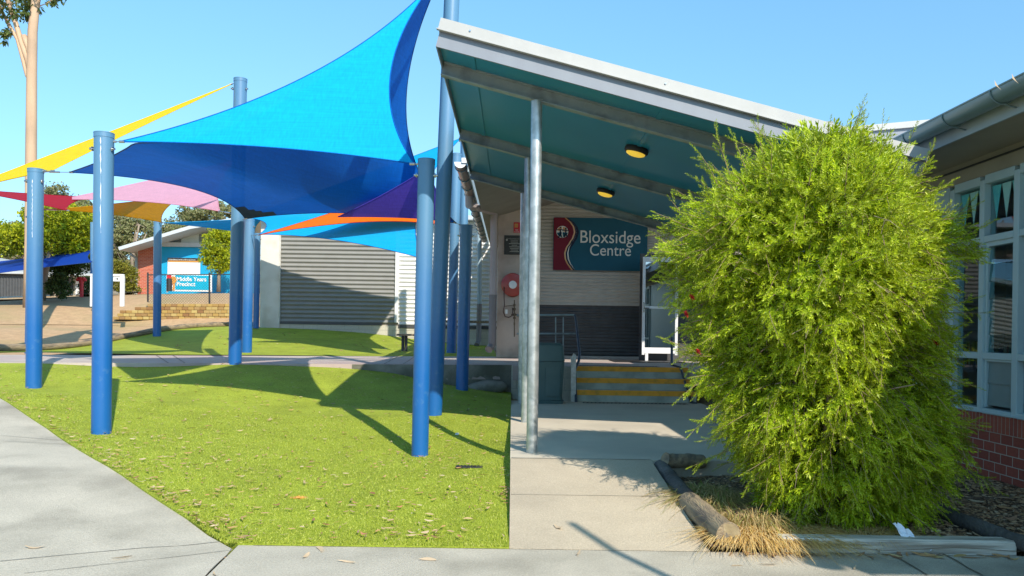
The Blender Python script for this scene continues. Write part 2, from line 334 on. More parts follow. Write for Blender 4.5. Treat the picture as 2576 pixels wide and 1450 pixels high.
SAIL_ORG = fabric('sail_orange', (.95,.16,.0), .35, (.9,.12,.0))
SAIL_AMB = fabric('sail_amber', (.62,.34,.02), .4, (.75,.30,.01))
SAIL_NAVY = fabric('sail_navy', (.0,.04,.30), .2, (.0,.03,.25))

# lens of the bulkhead lights (softly lit)
M_lens, _nt, _b = nt_new('amber_lens'); _b.inputs['Base Color'].default_value = (.75,.55,.08,1); _b.inputs['Roughness'].default_value = .35
_b.inputs['Emission Color'].default_value = (1,.62,.06,1); _b.inputs['Emission Strength'].default_value = .38
# blue painted poles: paler upper half, scuffed paint
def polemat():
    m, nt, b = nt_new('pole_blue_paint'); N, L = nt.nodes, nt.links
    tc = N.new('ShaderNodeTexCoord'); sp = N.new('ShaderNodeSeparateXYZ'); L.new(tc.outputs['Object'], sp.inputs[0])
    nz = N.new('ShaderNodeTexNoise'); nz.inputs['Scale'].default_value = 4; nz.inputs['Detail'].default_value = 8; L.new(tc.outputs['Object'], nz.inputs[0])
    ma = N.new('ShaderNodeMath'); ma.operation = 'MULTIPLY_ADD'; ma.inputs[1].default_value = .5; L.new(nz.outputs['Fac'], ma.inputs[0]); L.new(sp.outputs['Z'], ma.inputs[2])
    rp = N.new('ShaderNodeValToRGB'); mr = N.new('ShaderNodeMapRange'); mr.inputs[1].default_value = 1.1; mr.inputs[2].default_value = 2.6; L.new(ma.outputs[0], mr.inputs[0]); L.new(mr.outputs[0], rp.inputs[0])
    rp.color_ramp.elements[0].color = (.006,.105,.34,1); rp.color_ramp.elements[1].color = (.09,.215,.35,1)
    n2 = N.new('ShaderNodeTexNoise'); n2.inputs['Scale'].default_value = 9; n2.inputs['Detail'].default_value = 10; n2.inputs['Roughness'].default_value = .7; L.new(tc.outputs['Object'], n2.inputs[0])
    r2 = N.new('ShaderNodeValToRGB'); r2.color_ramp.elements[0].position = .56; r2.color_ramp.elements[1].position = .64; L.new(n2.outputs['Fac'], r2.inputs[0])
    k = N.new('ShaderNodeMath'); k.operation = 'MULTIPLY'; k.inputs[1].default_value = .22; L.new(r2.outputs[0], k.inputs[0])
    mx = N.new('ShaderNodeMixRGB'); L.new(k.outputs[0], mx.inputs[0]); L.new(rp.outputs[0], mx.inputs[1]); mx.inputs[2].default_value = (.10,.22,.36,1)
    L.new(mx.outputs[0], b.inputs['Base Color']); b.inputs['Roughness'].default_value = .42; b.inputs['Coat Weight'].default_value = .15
    return m
M_pole = polemat()
def turfmat():
    m, nt, b = nt_new('synthetic_turf'); N, L = nt.nodes, nt.links
    tc = N.new('ShaderNodeTexCoord')
    def noise(s, d, r=.6):
        n = N.new('ShaderNodeTexNoise'); n.inputs['Scale'].default_value = s; n.inputs['Detail'].default_value = d; n.inputs['Roughness'].default_value = r; L.new(tc.outputs['Object'], n.inputs[0]); return n
    a = noise(55, 6, .85); c = noise(2.2, 6)
    rp = N.new('ShaderNodeValToRGB'); e = rp.color_ramp.elements; e[0].position = .30; e[0].color = (.10,.14,.008,1); e[1].position = .72; e[1].color = (.48,.52,.08,1)
    k = e.new(.5); k.color = (.27,.33,.03,1)
    L.new(a.outputs['Fac'], rp.inputs[0])
    r2 = N.new('ShaderNodeMapRange'); r2.inputs[1].default_value = .3; r2.inputs[2].default_value = .7; r2.inputs[3].default_value = .82; r2.inputs[4].default_value = 1.16; L.new(c.outputs['Fac'], r2.inputs[0])
    hs = N.new('ShaderNodeHueSaturation'); L.new(rp.outputs[0], hs.inputs['Color']); L.new(r2.outputs[0], hs.inputs['Value']); L.new(hs.outputs[0], b.inputs['Base Color'])
    bp = N.new('ShaderNodeBump'); bp.inputs['Strength'].default_value = .7; bp.inputs['Distance'].default_value = .012; L.new(a.outputs['Fac'], bp.inputs['Height']); L.new(bp.outputs[0], b.inputs['Normal'])
    b.inputs['Roughness'].default_value = .8; b.inputs['Specular IOR Level'].default_value = .2
    return m
M_turf = turfmat()

# ------------------------------------------------------------------ terrain
CTRL = [(-2.4,3.5,0),(-1.7,4.58,0),(0,4.58,0),(0,2,0),(3,2,0),(-3,1,0),(-6,1,0),(3,4.5,0),(6,3,0),
  (-3.26,6,.16),(-6,8.9,.42),(-4.6,4.6,.05),(-8,7,.30),(-8,4,.1),(-4.13,7.63,.22),(-6.25,10.0,.47),(-.95,7.56,.05),
  (-.85,9.75,.22),(-.75,11.9,.38),(-.1,12.8,.27),(0,11,.20),(0,9.2,.15),(0,8,.12),(0,6.6,.10),(0,5.5,.04),(-2,6.2,.07),(-2.2,8.5,.14),(-2.4,10.6,.27),
  (-4.4,11.9,.72),(-2.8,12.25,.67),(-1.9,12.45,.58),(-1.2,12.6,.42),(-7,11.3,.72),(-9,10.9,.72),(-5,10.4,.45),(-9,14.6,.78),(-5.75,16.4,.77),(-4,16.5,.76),(-1,17,.75),(3,14,.5),
  (-10.8,17,.78),(-9.4,20,1.05),(-7.4,22,1.32),(-4,21.5,1.15),(-2,21.5,.93),(-2.2,18,.82),(-6,13,.74),
  (-14,16,.90),(-14,22,1.35),(-15.5,30,1.57),(-10,29,1.55),(-20,30,1.75),(-10,31.5,2.25),(-15,31.5,2.2),(-12,45,3.3),(-22,45,3.35),(-30,45,3.0),
  (-4,40,3.0),(6,30,1.2),(12,20,.5),(10,10,.1),(10,45,3.0),(-16,12,.9),(-14,8,.7),(-20,20,1.2),(-30,30,1.6),(0,60,4),(-30,70,4.6),(-50,60,4)]
_c = np.array(CTRL, float)
def _phi(r): return np.where(r > 1e-9, r*r*np.log(r+1e-12), 0)
_D = np.linalg.norm(_c[:,None,:2]-_c[None,:,:2], axis=2)
_n = len(_c); _A = np.zeros((_n+3,_n+3)); _A[:_n,:_n] = _phi(_D) + np.eye(_n)*.02; _A[:_n,_n] = 1; _A[:_n,_n+1:] = _c[:,:2]; _A[_n,:_n] = 1; _A[_n+1:,:_n] = _c[:,:2].T
_w = np.linalg.solve(_A, np.concatenate([_c[:,2], [0,0,0]]))
def G(x, y):
    xx = min(max(x, -50), 14); yy = min(max(y, 1), 65)
    r = np.hypot(_c[:,0]-xx, _c[:,1]-yy)
    z = float(_phi(r) @ _w[:_n] + _w[_n] + _w[_n+1]*xx + _w[_n+2]*yy)
    if yy < 4.58 and x > -2: z = 0
    elif yy < 5.2 and x > -2: z *= (yy-4.58)/.62
    return max(z, 0) if yy < 60 else max(z, 3.5)
def insidepoly(x, y, poly):
    c = False; n = len(poly); j = n-1
    for i in range(n):
        if (poly[i][1] > y) != (poly[j][1] > y) and x < (poly[j][0]-poly[i][0])*(y-poly[i][1])/(poly[j][1]-poly[i][1])+poly[i][0]: c = not c
        j = i
    return c
def sheet(name, poly, res, off, mat, hf=G, skirt=0):
    pts = []; n = len(poly)
    for i in range(n):
        a, b = Vector(poly[i][:2]), Vector(poly[(i+1)%n][:2]); k = max(1, int((b-a).length/res))
        for t in range(k): pts.append(a.lerp(b, t/k))
    nb = len(pts); xs = [p[0] for p in pts]; ys = [p[1] for p in pts]
    y = min(ys)+res*.5
    while y < max(ys):
        x = min(xs)+res*.5
        while x < max(xs):
            if insidepoly(x, y, poly) : pts.append(Vector((x, y)))
            x += res
        y += res
    r = delaunay_2d_cdt(pts, [(i, (i+1)%nb) for i in range(nb)], [], 1, 1e-5)
    m = MB(); m.add([(v[0], v[1], hf(v[0], v[1])+off) for v in r[0]], r[2])
    if skirt:
        ring = [(p[0], p[1]) for p in pts[:nb]]
        vs = [(p[0], p[1], hf(*p)+off) for p in ring] + [(p[0], p[1], hf(*p)+off-skirt) for p in ring]
        m.add(vs, [(i, (i+1)%nb, nb+(i+1)%nb, nb+i) for i in range(nb)])
    return m.build(name, mat, smooth=30 if skirt else True, kind='structure')

# base ground sheet to the horizon
def axis(lo, hi, fine, far): 
    a = list(np.arange(lo, hi+1e-6, fine)); o = []; s = fine
    p = lo
    while p > -far: s *= 1.5; p -= s; o.insert(0, p)
    q = hi; s = fine
    while q < far: s *= 1.5; q += s; a.append(q)
    return o + a
gx = axis(-24, 8, .8, 900); gy = axis(-2, 48, .8, 900)
gm = MB(); gm.add([(x, y, G(x, y)-.12 if y > 3 else -.12) for y in gy for x in gx], [(j*len(gx)+i, j*len(gx)+i+1, (j+1)*len(gx)+i+1, (j+1)*len(gx)+i) for j in range(len(gy)-1) for i in range(len(gx)-1)])
gm.build('ground', M_sand, smooth=True, kind='structure')

# key plan points
tl = PZ(585, 1382, 0)                                    # junction of the two paths and the turf
YF = PZ(1296, 1382, 0).y                                 # front path's back edge
XR = 1.22                                                # right edge of the ramp path
def hit(px, py):
    Y = 2.0
    while Y < 60:
        p = P(px, py, Y)
        if p.z <= G(p.x, p.y): return p
        Y += .02
    return P(px, py, 20)
edge = [tl.xy] + [hit(585-117*k, 1382-75.8*k).xy for k in range(1, 7)] + [Vector((-8.9, 10.95))]
jb = PZ(515, 1450, 0)
bdir = (jb-tl).normalized()
jfar = tl + bdir*3.2
WALK = lambda x: 12.9 + .22*x
BACK = lambda x: 17.0 + .3*x
TZ = .75                            # front edge of the walkway
# left path (two slabs either side of joints), front path
lp = [tuple(p) for p in edge] + [(-10.5, 10.6), (-10.5, .5), (jfar.x, jfar.y)]
def G0(x, y): return 0.0
sheet('path', lp, .35, 0, M_path)
sheet('footpath', [(tl.x+.006, YF), (6.5, YF), (6.5, -3), (jfar.x+.006, -3), (jfar.x+.006, jfar.y)], .6, .001, M_path, G0)
# turf in front of the walkway
turfpoly = [(tl.x, YF+.002), (0, YF+.002), (0, 12.88), (-.4, WALK(-.4)), (-3, WALK(-3)), (-5.5, WALK(-5.5)), (-8.9, WALK(-8.9))] + [tuple(p) for p in edge[::-1][1:-1]]
sheet('turf', turfpoly, .22, .012, M_turf, skirt=.10)
# turf behind the walkway
logpts = [P(-120,885,13.4), P(0,876,14.9), P(150,862,16.8), P(300,850,19.2), P(420,838,21.3), P(500,829,22.5), P(580,822,23.5), P(650,818,24.5)]
tb = [(-11, 13.6), (-.32, 16.8), (-.32, 16.95), (-.6, 21.95), (-7.2, 21.95)] + [(p.x, p.y) for p in logpts[::-1][1:]]
sheet('turf', [(-10.9, BACK(-10.9)-.05), (-.32, BACK(-.32)-.1)] + tb[2:], .35, .012, M_turf)
# ramp and slab
rampf = lambda x, y: .004 + max(0, min(1, (y-YF)/(6.55-YF)))*.216
sheet('footpath', [(.002, YF), (XR, YF), (XR, 6.55), (.002, 6.55)], .35, 0, M_path_warm, rampf, skirt=.25)
MB().prism([(.0, 6.554), (3.0, 6.554), (3.0, 12.0), (0, 12.0)], -.1, .222).build('pavement', M_slab, kind='structure')
# walkway / podium behind, with the notch for the steps
pod = [(-12, WALK(-12)), (.02, 12.9), (.02, 12.62), (2.95, 12.62), (2.95, 12.0), (4.2, 12.0), (4.2, 16.6), (-.32, 16.6), (-.32, BACK(-.32)), (-6, BACK(-6)), (-12, BACK(-12))]
def podz(x, y): return .80 if x > -8 else .80
m = MB(); m.prism(pod, .50, TZ); m.build('walkway', M_walk, kind='structure')
# rough concrete footing under the walkway edge
m = MB(); rr = random.Random(3)
xs = np.linspace(-2.6, .0, 40)
fr = [(x, WALK(x)-.012+rr.uniform(-.008,.008)) for x in xs]
vs = []; fs = []
for (x, y) in fr:
    for k, z in enumerate((.745, .66, .56, .48, .10)):
        vs.append((x, y+ (rr.uniform(-.02,.03) if k > 2 else 0) + (.05 if k == 4 else 0), z))
for i in range(len(fr)-1):
    for k in range(4): fs.append((i*5+k, (i+1)*5+k, (i+1)*5+k+1, i*5+k+1))
m.add(vs, fs); m.build('walkway_footing', M_kerbface, kind='structure', smooth=True)
m = MB(); m.cbox((.0, 12.86, .15), (.24, 13.2, .745), .01); m.box((.24,12.61,.15),(1.0,12.7,.745)); o = m.build('block_pier', M_block, org=(.09,12.9,.15)); tag(o, 'short grey concrete block pier under the end of the walkway', 'pier')
m = MB()
bm = bmesh.new(); bmesh.ops.create_icosphere(bm, subdivisions=3, radius=1)
for v in bm.verts:
    v.co = Vector((-.42+v.co.x*.36, 12.72+v.co.y*.14, .36+v.co.z*.13)) + Vector((0,0,.006*math.sin(v.co.x*19)+.03*v.co.x))
bm.verts.index_update(); m.add([v.co.copy() for v in bm.verts], [[v.index for v in f.verts] for f in bm.faces]); bm.free()
tag(m.build('rubble_footing', M_kerbface, org=(-.42,12.72,.3), smooth=40), 'grey lump of poured concrete under the cracked walkway edge', 'concrete lump')
# joints and cracks in the concrete
def strip(a, b, w, off, hf, name='pavement_joint', jag=0):
    a, b = Vector(a[:2]), Vector(b[:2]); n = max(2, int((b-a).length/.12)); d = (b-a).normalized(); s = Vector((-d.y, d.x)); m = MB(); vs = []; rr = random.Random(int(a.x*100))
    for i in range(n+1):
        p = a.lerp(b, i/n) + s*rr.uniform(-jag, jag); ww = w*rr.uniform(.6, 1.2)
        vs += [(p.x-s.x*ww/2, p.y-s.y*ww/2, hf(p.x, p.y)+off), (p.x+s.x*ww/2, p.y+s.y*ww/2, hf(p.x, p.y)+off)]
    m.add(vs, [(2*i, 2*i+1, 2*i+3, 2*i+2) for i in range(n)]); m.build(name, M_crack, kind='structure')
strip(PZ(0,1423,0), PZ(558,1364,0), .007, .004, G); strip(PZ(60,1449,0), PZ(575,1386,0), .005, .004, G); strip(PZ(0,1137,.13), PZ(196,1124,.19), .006, .006, G); strip(PZ(0,1127,.13), PZ(187,1117,.19), .007, .006, G)
strip(tl, jfar, .005, .004, G, jag=.006)
strip((tl.x+.1, YF-.004), (6.4, YF-.004), .005, .003, G0)
strip(PZ(2240,1395,0), PZ(2330,1450,0), .012, .006, G0, jag=.01); strip(PZ(2370,1395,0), PZ(2470,1450,0), .012, .006, G0, jag=.01)
strip((.01, 5.58), (XR, 5.58), .006, .004, rampf)
strip((.01, 6.552), (XR, 6.552), .012, .0035, lambda x,y: .222)
for a, b in (((412,893),(414,915)), ((455,893),(458,915)), ((1010,895),(960,918)), ((1052,895),(1010,918))):
    pa, pb = PZ(*a, TZ), PZ(*b, TZ); pa.y=min(pa.y, BACK(pa.x)-.02); pb.y=max(pb.y, WALK(pb.x)+.02); strip(pa, pb, .02, .004, lambda x,y: TZ, jag=.005)
# far grey path strip over the sand
for a, b, Yd in (((0,806),(580,800),26), ((0,768),(240,757),40)):
    pass
sheet('path', [(-25,23.2), (-12,24.0), (-7.5,25.2), (-7.5,25.6), (-12,24.4), (-25,23.7)], .8, .02, M_path)
sheet('path', [(-34,38), (-26,37.5), (-21.5,39.5), (-19.5,42.5), (-21,43), (-24,40.5), (-34,41)], 1.2, .03, M_path)

# ------------------------------------------------------------------ garden bed on the right
m = MB(); sheet('mulch_bed', [(XR, YF+.01), (4.27, YF+.01), (4.27, 11.98), (3.0, 11.98), (3.0, 6.62), (XR, 6.62)], .15, .03, M_mulch, lambda x,y: .0+.05*min(1,(y-YF)/1.0)+.012*math.sin(x*7+y*3)+.01*math.sin(y*11))
def bedz(x, y): return .03+.05*min(1,(y-YF)/1.0)
def chips(name, n, x0, x1, y0, y1, zf, mat, smin, smax, label, cat, seed=1, sel=None):
    r = np.random.default_rng(seed); V = []; Fq = []
    for i in range(n):
        x, y = r.uniform(x0, x1), r.uniform(y0, y1)
        if sel and not sel(x, y, r): continue
        s = r.uniform(smin, smax); a = r.uniform(0, 6.28); t = r.uniform(-.5, .5); w = s*r.uniform(.35, .7)
        ca, sa = math.cos(a), math.sin(a); z = zf(x, y)+.006; h = s*.25
        b = len(V)
        for (p, q, e) in ((-1,-1,0),(1,-1,0),(1,1,0),(-1,1,0)):
            V.append((x+(p*s*ca-q*w*sa)*.5, y+(p*s*sa+q*w*ca)*.5, z+p*t*h+h*.4+q*h*.3))
        Fq.append((b, b+1, b+2, b+3))
    o = npmesh(name, np.array(V), np.array(Fq), mat); tag(o, label, cat, kind='stuff'); return o
chips('bark_mulch', 15000, XR+.08, 4.25, YF+.1, 6.6, lambda x,y: bedz(x,y)+.012*math.sin(x*7+y*3), M_chip, .010, .034, 'loose brown bark chips filling the garden bed around the green shrub', 'bark mulch', 2)
# sleeper along the front of the bed
x0s, x1s = PZ(2020,1384,0).x, PZ(2543,1390,0).x
m = MB(); m.cbox((x0s-.15, YF+.015, -.02), (x1s, YF+.13, .085), .012)
# long splits in the top face
o = m.build('timber_sleeper', M_timber, org=((x0s+x1s)/2, YF+.07, 0)); tag(o, 'pale grey weathered timber sleeper edging the front of the garden bed', 'timber sleeper')
def log(name, a, b, r, mat, label, sub=10, endmat=True):
    a, b = Vector(a), Vector(b); n = sub; rr = random.Random(int(a.x*77)); pts = []; rs = []
    for i in range(n+1):
        t = i/n; p = a.lerp(b, t) + Vector((rr.uniform(-1,1)*.006, rr.uniform(-1,1)*.006, rr.uniform(-1,1)*.006)); pts.append(p); rs.append(r*(1+rr.uniform(-.05,.05)))
    m = MB(); m.tube(pts, r, 20, True, rs); o = m.build(name, mat, org=(a+b)/2-Vector((0,0,r)), smooth=50); tag(o, label, 'log'); return o
M_end = pm('log_end', (.46,.37,.22), (.33,.26,.15), 9, .9, .3, 50, c3=(.22,.17,.09), s3=6)
la, lb = PZ(1742,1292,.06), PZ(1822,1352,.075)
lend = Vector((lb.x+.02, lb.y-.0, .085)); ltop = lend + Vector((-.05,.80,.02))
o = log('garden_log', lend, ltop, .08, M_log, 'short grey-brown round log with a cracked sawn end by the front footpath')
m = MB(); dd = (lend-ltop).normalized(); m.tube([lend+dd*.0005, lend+dd*.004], .076, 20); en = m.build('sawn_end', M_end, parent=o)
m = MB(); sx = Vector((dd.y, -dd.x, 0)).normalized()
for k, (a, ln) in enumerate(((1.3,.055),(4.3,.05),(.2,.03),(2.7,.035),(5.3,.03),(3.5,.025))):
    q = sx*math.cos(a)+Vector((0,0,1))*math.sin(a); c0 = lend+dd*.0045+sx*.005; pr = q.cross(dd).normalized()*.0035*(2 if k < 2 else 1)
    m.add([c0-pr, c0+q*ln, c0+pr, c0-q*.004], [(0,1,2,3)])
m.build('end_crack', M_crack, parent=en)
p1, p2 = PZ(1652,1160,.22), PZ(1712,1222,.12)
log('garden_log', (1.30, 6.50, .17), (1.31, 5.45, .10), .062, M_logdark, 'grey round log between the ramp path and the bed, behind the tufted grass')
log('garden_log', P(1672,1158,6.42), P(1770,1160,6.5), .06, M_log, 'brown round log across the far end of the garden bed under the shrub')
log('garden_log', PZ(2300,1265,.10), PZ(2590,1375,.07), .05, M_logdark, 'long dark round log running diagonally over the bark mulch by the brick wall', 14)

# ------------------------------------------------------------------ poles
def pole(name, base, top, r, label, group='blue shade sail poles'):
    base = Vector(base); top = Vector(top); b0 = base - Vector((0,0,.05))
    e = empty(name, base, label, 'pole', group)
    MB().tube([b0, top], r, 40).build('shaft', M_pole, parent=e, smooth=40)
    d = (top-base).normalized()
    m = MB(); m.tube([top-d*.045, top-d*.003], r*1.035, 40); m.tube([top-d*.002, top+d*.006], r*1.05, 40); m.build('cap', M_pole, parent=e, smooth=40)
    q = top-d*.16
    for sx in (-1, 1):
        m = MB()
        m.tube([q+Vector((sx*r*.9,-r*.3,0)), q+Vector((sx*(r+.035),-r*.35,0))], .012, 10); m.tube([q+Vector((sx*(r+.004),-r*.3,0)), q+Vector((sx*(r+.014),-r*.3,0))], .024, 6)
        m.build('eye_bolt', M_steel, parent=e, smooth=40)
    return e
def pl(bx, by, tx, ty, Y, r, label):
    b, t = P(bx, by, Y), P(tx, ty, Y); return pole('sail_pole', b, t, r, label)
pl(85,978, 90,427, 10.0,.095, 'blue sail pole nearest the left edge, tying the yellow sail and the royal blue one')
pl(255,1090, 262,337, 7.63,.0925, 'tall blue sail pole close on the left turf, white streaks near its top')
def streak(e_, px, y0, y1, Y, r_, seed):
    rr_ = random.Random(seed); m = MB(); vs = []; n = 26
    for k in range(n+1):
        q = P(px+rr_.uniform(-1,1)*.8, y0+(y1-y0)*k/n, Y); w = rr_.choice((.0006,.002,.004,.006))*(1-.5*k/n); q.y = Y-r_-.0015
        vs += [(q.x-w, q.y, q.z), (q.x+w, q.y, q.z)]
    m.add(vs, [(2*i, 2*i+1, 2*i+3, 2*i+2) for i in range(n)]); m.build('paint_streak', M_paper, parent=e_, fix=False)
streak(bpy.data.objects['sail_pole.001'], 266, 352, 590, 7.63, .0925, 3)
streak(bpy.data.objects['sail_pole'], 93, 455, 600, 10.0, .095, 4)
pl(1056,1148, 1073,403, 7.56,.084, 'blue sail pole nearest the camera in the middle, scuffed pale paint halfway up')
pl(1092,1044, 1142,-130, 9.75,.10, 'tallest blue sail pole, rising past the canopy corner out of the picture')
pl(591,921, 605,200, 12.0,.101, 'tall blue pole behind the big sail, holding the far end of the yellow sail')
pl(621,886, 628,552, 16.4,.105, 'blue sail pole just right of the one with the yellow sail, beyond the walkway')
pl(644,822, 648,588, 21.5,.084, 'thin distant blue pole by the white corner of the grey clad building')
pl(395,847, 397,558, 20.0,.10, 'blue sail pole under the amber sail in front of the red brick wall')
pl(75,884, 82,528, 16.0,.095, 'blue pole half hidden behind the leftmost sail pole, in front of the sandy ground')
pl(1135,893, 1149,388, 17.6,.112, 'dark blue pole beside the canopy gutter, standing beyond the walkway')
pl(1162,978, 1173,568, 11.9,.097, 'short shaded blue pole at the walkway edge beside the pink downpipe')
pl(1164,893, 1169,340, 17.9,.10, 'blue pole seen above the short shaded pole, close to the gutter')

# ------------------------------------------------------------------ shade sails
def sail(name, c, sags, mat, label, group=None, res=36, cables=(), hem=M_hem, path=None, patches=()):
    """c: 3 or 4 corners; edges curved in towards the centroid by sag (fraction of the way)"""
    c = [Vector(p) for p in c]; n = len(c); cen = sum(c, Vector())/n
    if n == 3: q = [c[0], c[1], c[2], c[2]]; sg = [sags[0], sags[1], 0, sags[2]]
    else: q = c; sg = sags
    def edge(i, t):
        if path and i in path:
            pp = path[i]; x = min(t*(len(pp)-1), len(pp)-1.000001); k = int(x); f = x-k
            p0, p1, p2, p3 = pp[max(k-1,0)], pp[k], pp[min(k+1,len(pp)-1)], pp[min(k+2,len(pp)-1)]
            return (p1*2 + (p2-p0)*f + (p0*2-p1*5+p2*4-p3)*f*f + (p1*3-p0-p2*3+p3)*f*f*f)*.5
        a, b = q[i], q[(i+1)%4]; mid = (a+b)/2
        return a.lerp(b, t) + (cen-mid)*sg[i]*4*t*(1-t)
    V = []
    for j in range(res+1):
        v = j/res
        for i in range(res+1):
            u = i/res
            e0, e2 = edge(0, u), edge(2, 1-u); e3, e1 = edge(3, 1-v), edge(1, v)
            p = e0.lerp(e2, v) + e3.lerp(e1, u) - (q[0]*(1-u)*(1-v)+q[1]*u*(1-v)+q[2]*u*v+q[3]*(1-u)*v)
            V.append(p)
    Fs = [(j*(res+1)+i, j*(res+1)+i+1, (j+1)*(res+1)+i+1, (j+1)*(res+1)+i) for j in range(res) for i in range(res)]
    e = empty(name, cen, label, 'shade sail', group)
    m = MB(); m.add(V, Fs)
    o = m.build('cloth', mat, parent=e, smooth=True, fix=False)
    bm = bmesh.new(); bm.from_mesh(o.data); bmesh.ops.remove_doubles(bm, verts=bm.verts, dist=.0005); bmesh.ops.recalc_face_normals(bm, faces=bm.faces); bm.to_mesh(o.data); bm.free()
    for ci in patches:
        kk = 6; m = MB(); sel = []
        for j in range(res):
            for i in range(res):
                ii = i if ci in (0,3) else res-1-i; jj = j if ci in (0,1) else res-1-j
                if ii*.8+jj*.8 < kk*.8 : sel.append(Fs[j*res+i])
        m.add([p+Vector((0,-.012,0)) for p in V], sel); m.build('corner_patch', hem, parent=e, smooth=True)
    m = MB(); N = 40
    for i in range(4):
        if n == 3 and i == 2: continue
        m.tube([edge(i, t/N) for t in range(N+1)], .007, 6)
    m.build('hem', hem, parent=e, smooth=True)
    for ci, tgt in cables:
        m = MB(); a = q[ci]; b = Vector(tgt); d = b-a
        m.tube([a, b], .005, 6); m.tube([a+d*.3, a+d*.6], .012, 8)
        m.tube([a-d.normalized()*.05, a], .014, 8)
        m.build('turnbuckle', M_steel, parent=e, smooth=40)
    return e
T1 = P(1106,-62,9.68); T2 = P(1112,-66,9.80)
cL1 = P(300,357,7.64); cP = P(1043,413,7.55); cL0 = P(175,434,9.98); cA = P(617,551,11.95); cF = P(1148,562,11.85)
big = sail('shade_sail', [cL1, cP, T1], [.07,.40,.60], SAIL_BLUE, 'large bright cyan-blue sail in full sun, rising to the tallest pole', 'blue shade sails', cables=[(0, P(276,357,7.63)), (1, P(1060,413,7.55))], hem=SAIL_DEEP)
ED3 = [T2] + [P(x, y, Y) for x, y, Y in ((1010,52,9.5),(905,132,9.3),(800,203,9.0),(700,264,8.75),(600,311,8.5),(500,345,8.2),(420,358,7.95),(345,361,7.82),(318,374,8.1),(282,393,8.6),(232,414,9.3))] + [cL0]
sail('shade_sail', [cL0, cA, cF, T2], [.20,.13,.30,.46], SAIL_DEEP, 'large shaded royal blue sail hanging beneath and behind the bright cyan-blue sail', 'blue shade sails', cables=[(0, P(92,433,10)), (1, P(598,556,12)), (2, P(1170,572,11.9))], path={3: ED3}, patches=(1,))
sail('shade_sail', [P(850,546,11.3), P(1135,556,11.3), P(1075,424,10.4)], [.10,.03,.10], SAIL_LIGHT_TINT, 'added purple cloth painting tinted light on the underside of the big blue sail', hem=SAIL_LIGHT_TINT)  # added triangle, stands for purple light on the royal blue cloth
sail('shade_sail', [P(585,211,11.95), P(128,431,10.0), P(-150,497,12)], [.10,.10,.12], SAIL_YEL, 'long thin bright yellow sail seen almost edge-on against the sky', cables=[(0, P(603,206,12)), (1, P(92,430,10))], hem=SAIL_YEL)
sail('shade_sail', [P(150,503,18), P(553,532,12.8), P(590,405,17)], [.22,.12,.06], SAIL_PINK, 'pale pink sail stretched above the amber one', cables=[(1, P(598,540,12))], hem=SAIL_PINK)
sail('shade_sail', [P(-110,474,14), P(232,497,19), P(168,530,16.1)], [.08,.22,.12], SAIL_RED, 'small dark red sail at the left edge behind the leftmost pole', cables=[(2, P(82,527,16))], hem=SAIL_RED)
sail('shade_sail', [P(135,527,16.1), P(407,560,19.8), P(468,490,18.4)], [.16,.22,.12], SAIL_AMB, 'amber yellow sail under the pink one, tied to the pole before the red brick wall', cables=[(0, P(82,527,16)), (1, P(398,561,20))], hem=SAIL_AMB)
sail('shade_sail', [P(652,590,17), P(1060,650,14.4), P(1160,348,17.8), P(610,548,21)], [.14,.20,.05,.18], SAIL_BLUE, 'low light blue sail beyond the shaded blue one, above the grey clad wall', 'blue shade sails', cables=[(0, P(628,592,16.4))], hem=SAIL_DEEP)
sail('shade_sail', [P(650,592,16.0), P(1112,566,15.0), P(1078,446,16.5)], [.42,.03,.16], SAIL_ORG, 'orange red sail glimpsed under the lower edge of the big shaded blue sail', cables=[(0, P(628,592,16.4))], hem=SAIL_RED)
sail('shade_sail', [P(410,561,20), P(640,590,21.0), P(665,548,20)], [.14,.10,.10], SAIL_BLUE, 'thin sky blue sail strip between the distant poles above the pitched roof', 'blue shade sails', cables=[(0, P(400,560,20))], hem=SAIL_BLUE)
sail('shade_sail', [P(-60,696,33), P(235,660,30), P(240,628,36), P(-60,664,40)], [.10,.10,.12,.10], SAIL_NAVY, 'distant dark navy sail hanging low in front of the grey shed', 'blue shade sails', cables=[])
# distant posts of the far sail
for x, a, b, Y, lab in ((233,560,745,31,'thin distant navy post behind the white arch sign'), (510,601,640,44,None)):
    if lab:
        m = MB(); m.tube([P(x,b,Y), P(x,a,Y)], .085, 16); tag(m.build('sail_post', M_pole, org=P(x,b,Y), smooth=40), lab, 'post')

# ------------------------------------------------------------------ canopy
AL = R(14.3)
O = P(1096, 117, 6.37)
S_ = Vector((math.cos(AL), 0, -math.sin(AL))); N_ = Vector((math.sin(AL), 0, math.cos(AL))); YV = Vector((0,1,0))
CM = Matrix.Translation(O) @ Matrix((( S_.x, 0, N_.x, 0), (0, 1, 0, 0), (S_.z, 0, N_.z, 0), (0,0,0,1)))
SL = 4.24
canopy = empty('entrance_canopy', (O.x, O.y, .22), 'lean-to entrance canopy with white fascia, teal underside and steel beams over the steps', 'canopy')
m = MB(); m.box((.0, 0, 0), (SL, .018, .135), CM); m.box((0, .018, 0), (.012, 5.2, .135), CM); m.build('fascia', M_fascia, parent=canopy)
m = MB(); m.box((-.015, -.03, .139), (SL, -.006, .235), CM); m.box((-.015, -.006, .226), (SL, .30, .235), CM); m.box((-.025, -.045, .131), (SL, -.006, .139), CM)
m.box((-.012, .0, .139), (-.002, 5.2, .225), CM); m.build('capping', M_cap, parent=canopy)
m = MB(); m.box((.0, .30, .205), (SL, 5.2, .228), CM); m.build('roof_sheet', M_roofpale, parent=canopy)
m = MB(); m.box((.014, .02, .045), (SL, 5.16, .06), CM); m.build('soffit', M_soffit, parent=canopy)
m = MB()
for s in (.30, 2.02): m.box((s-.022, .03, .036), (s+.022, 5.14, .0445), CM)
m.build('cover_strip', M_soffit, parent=canopy)
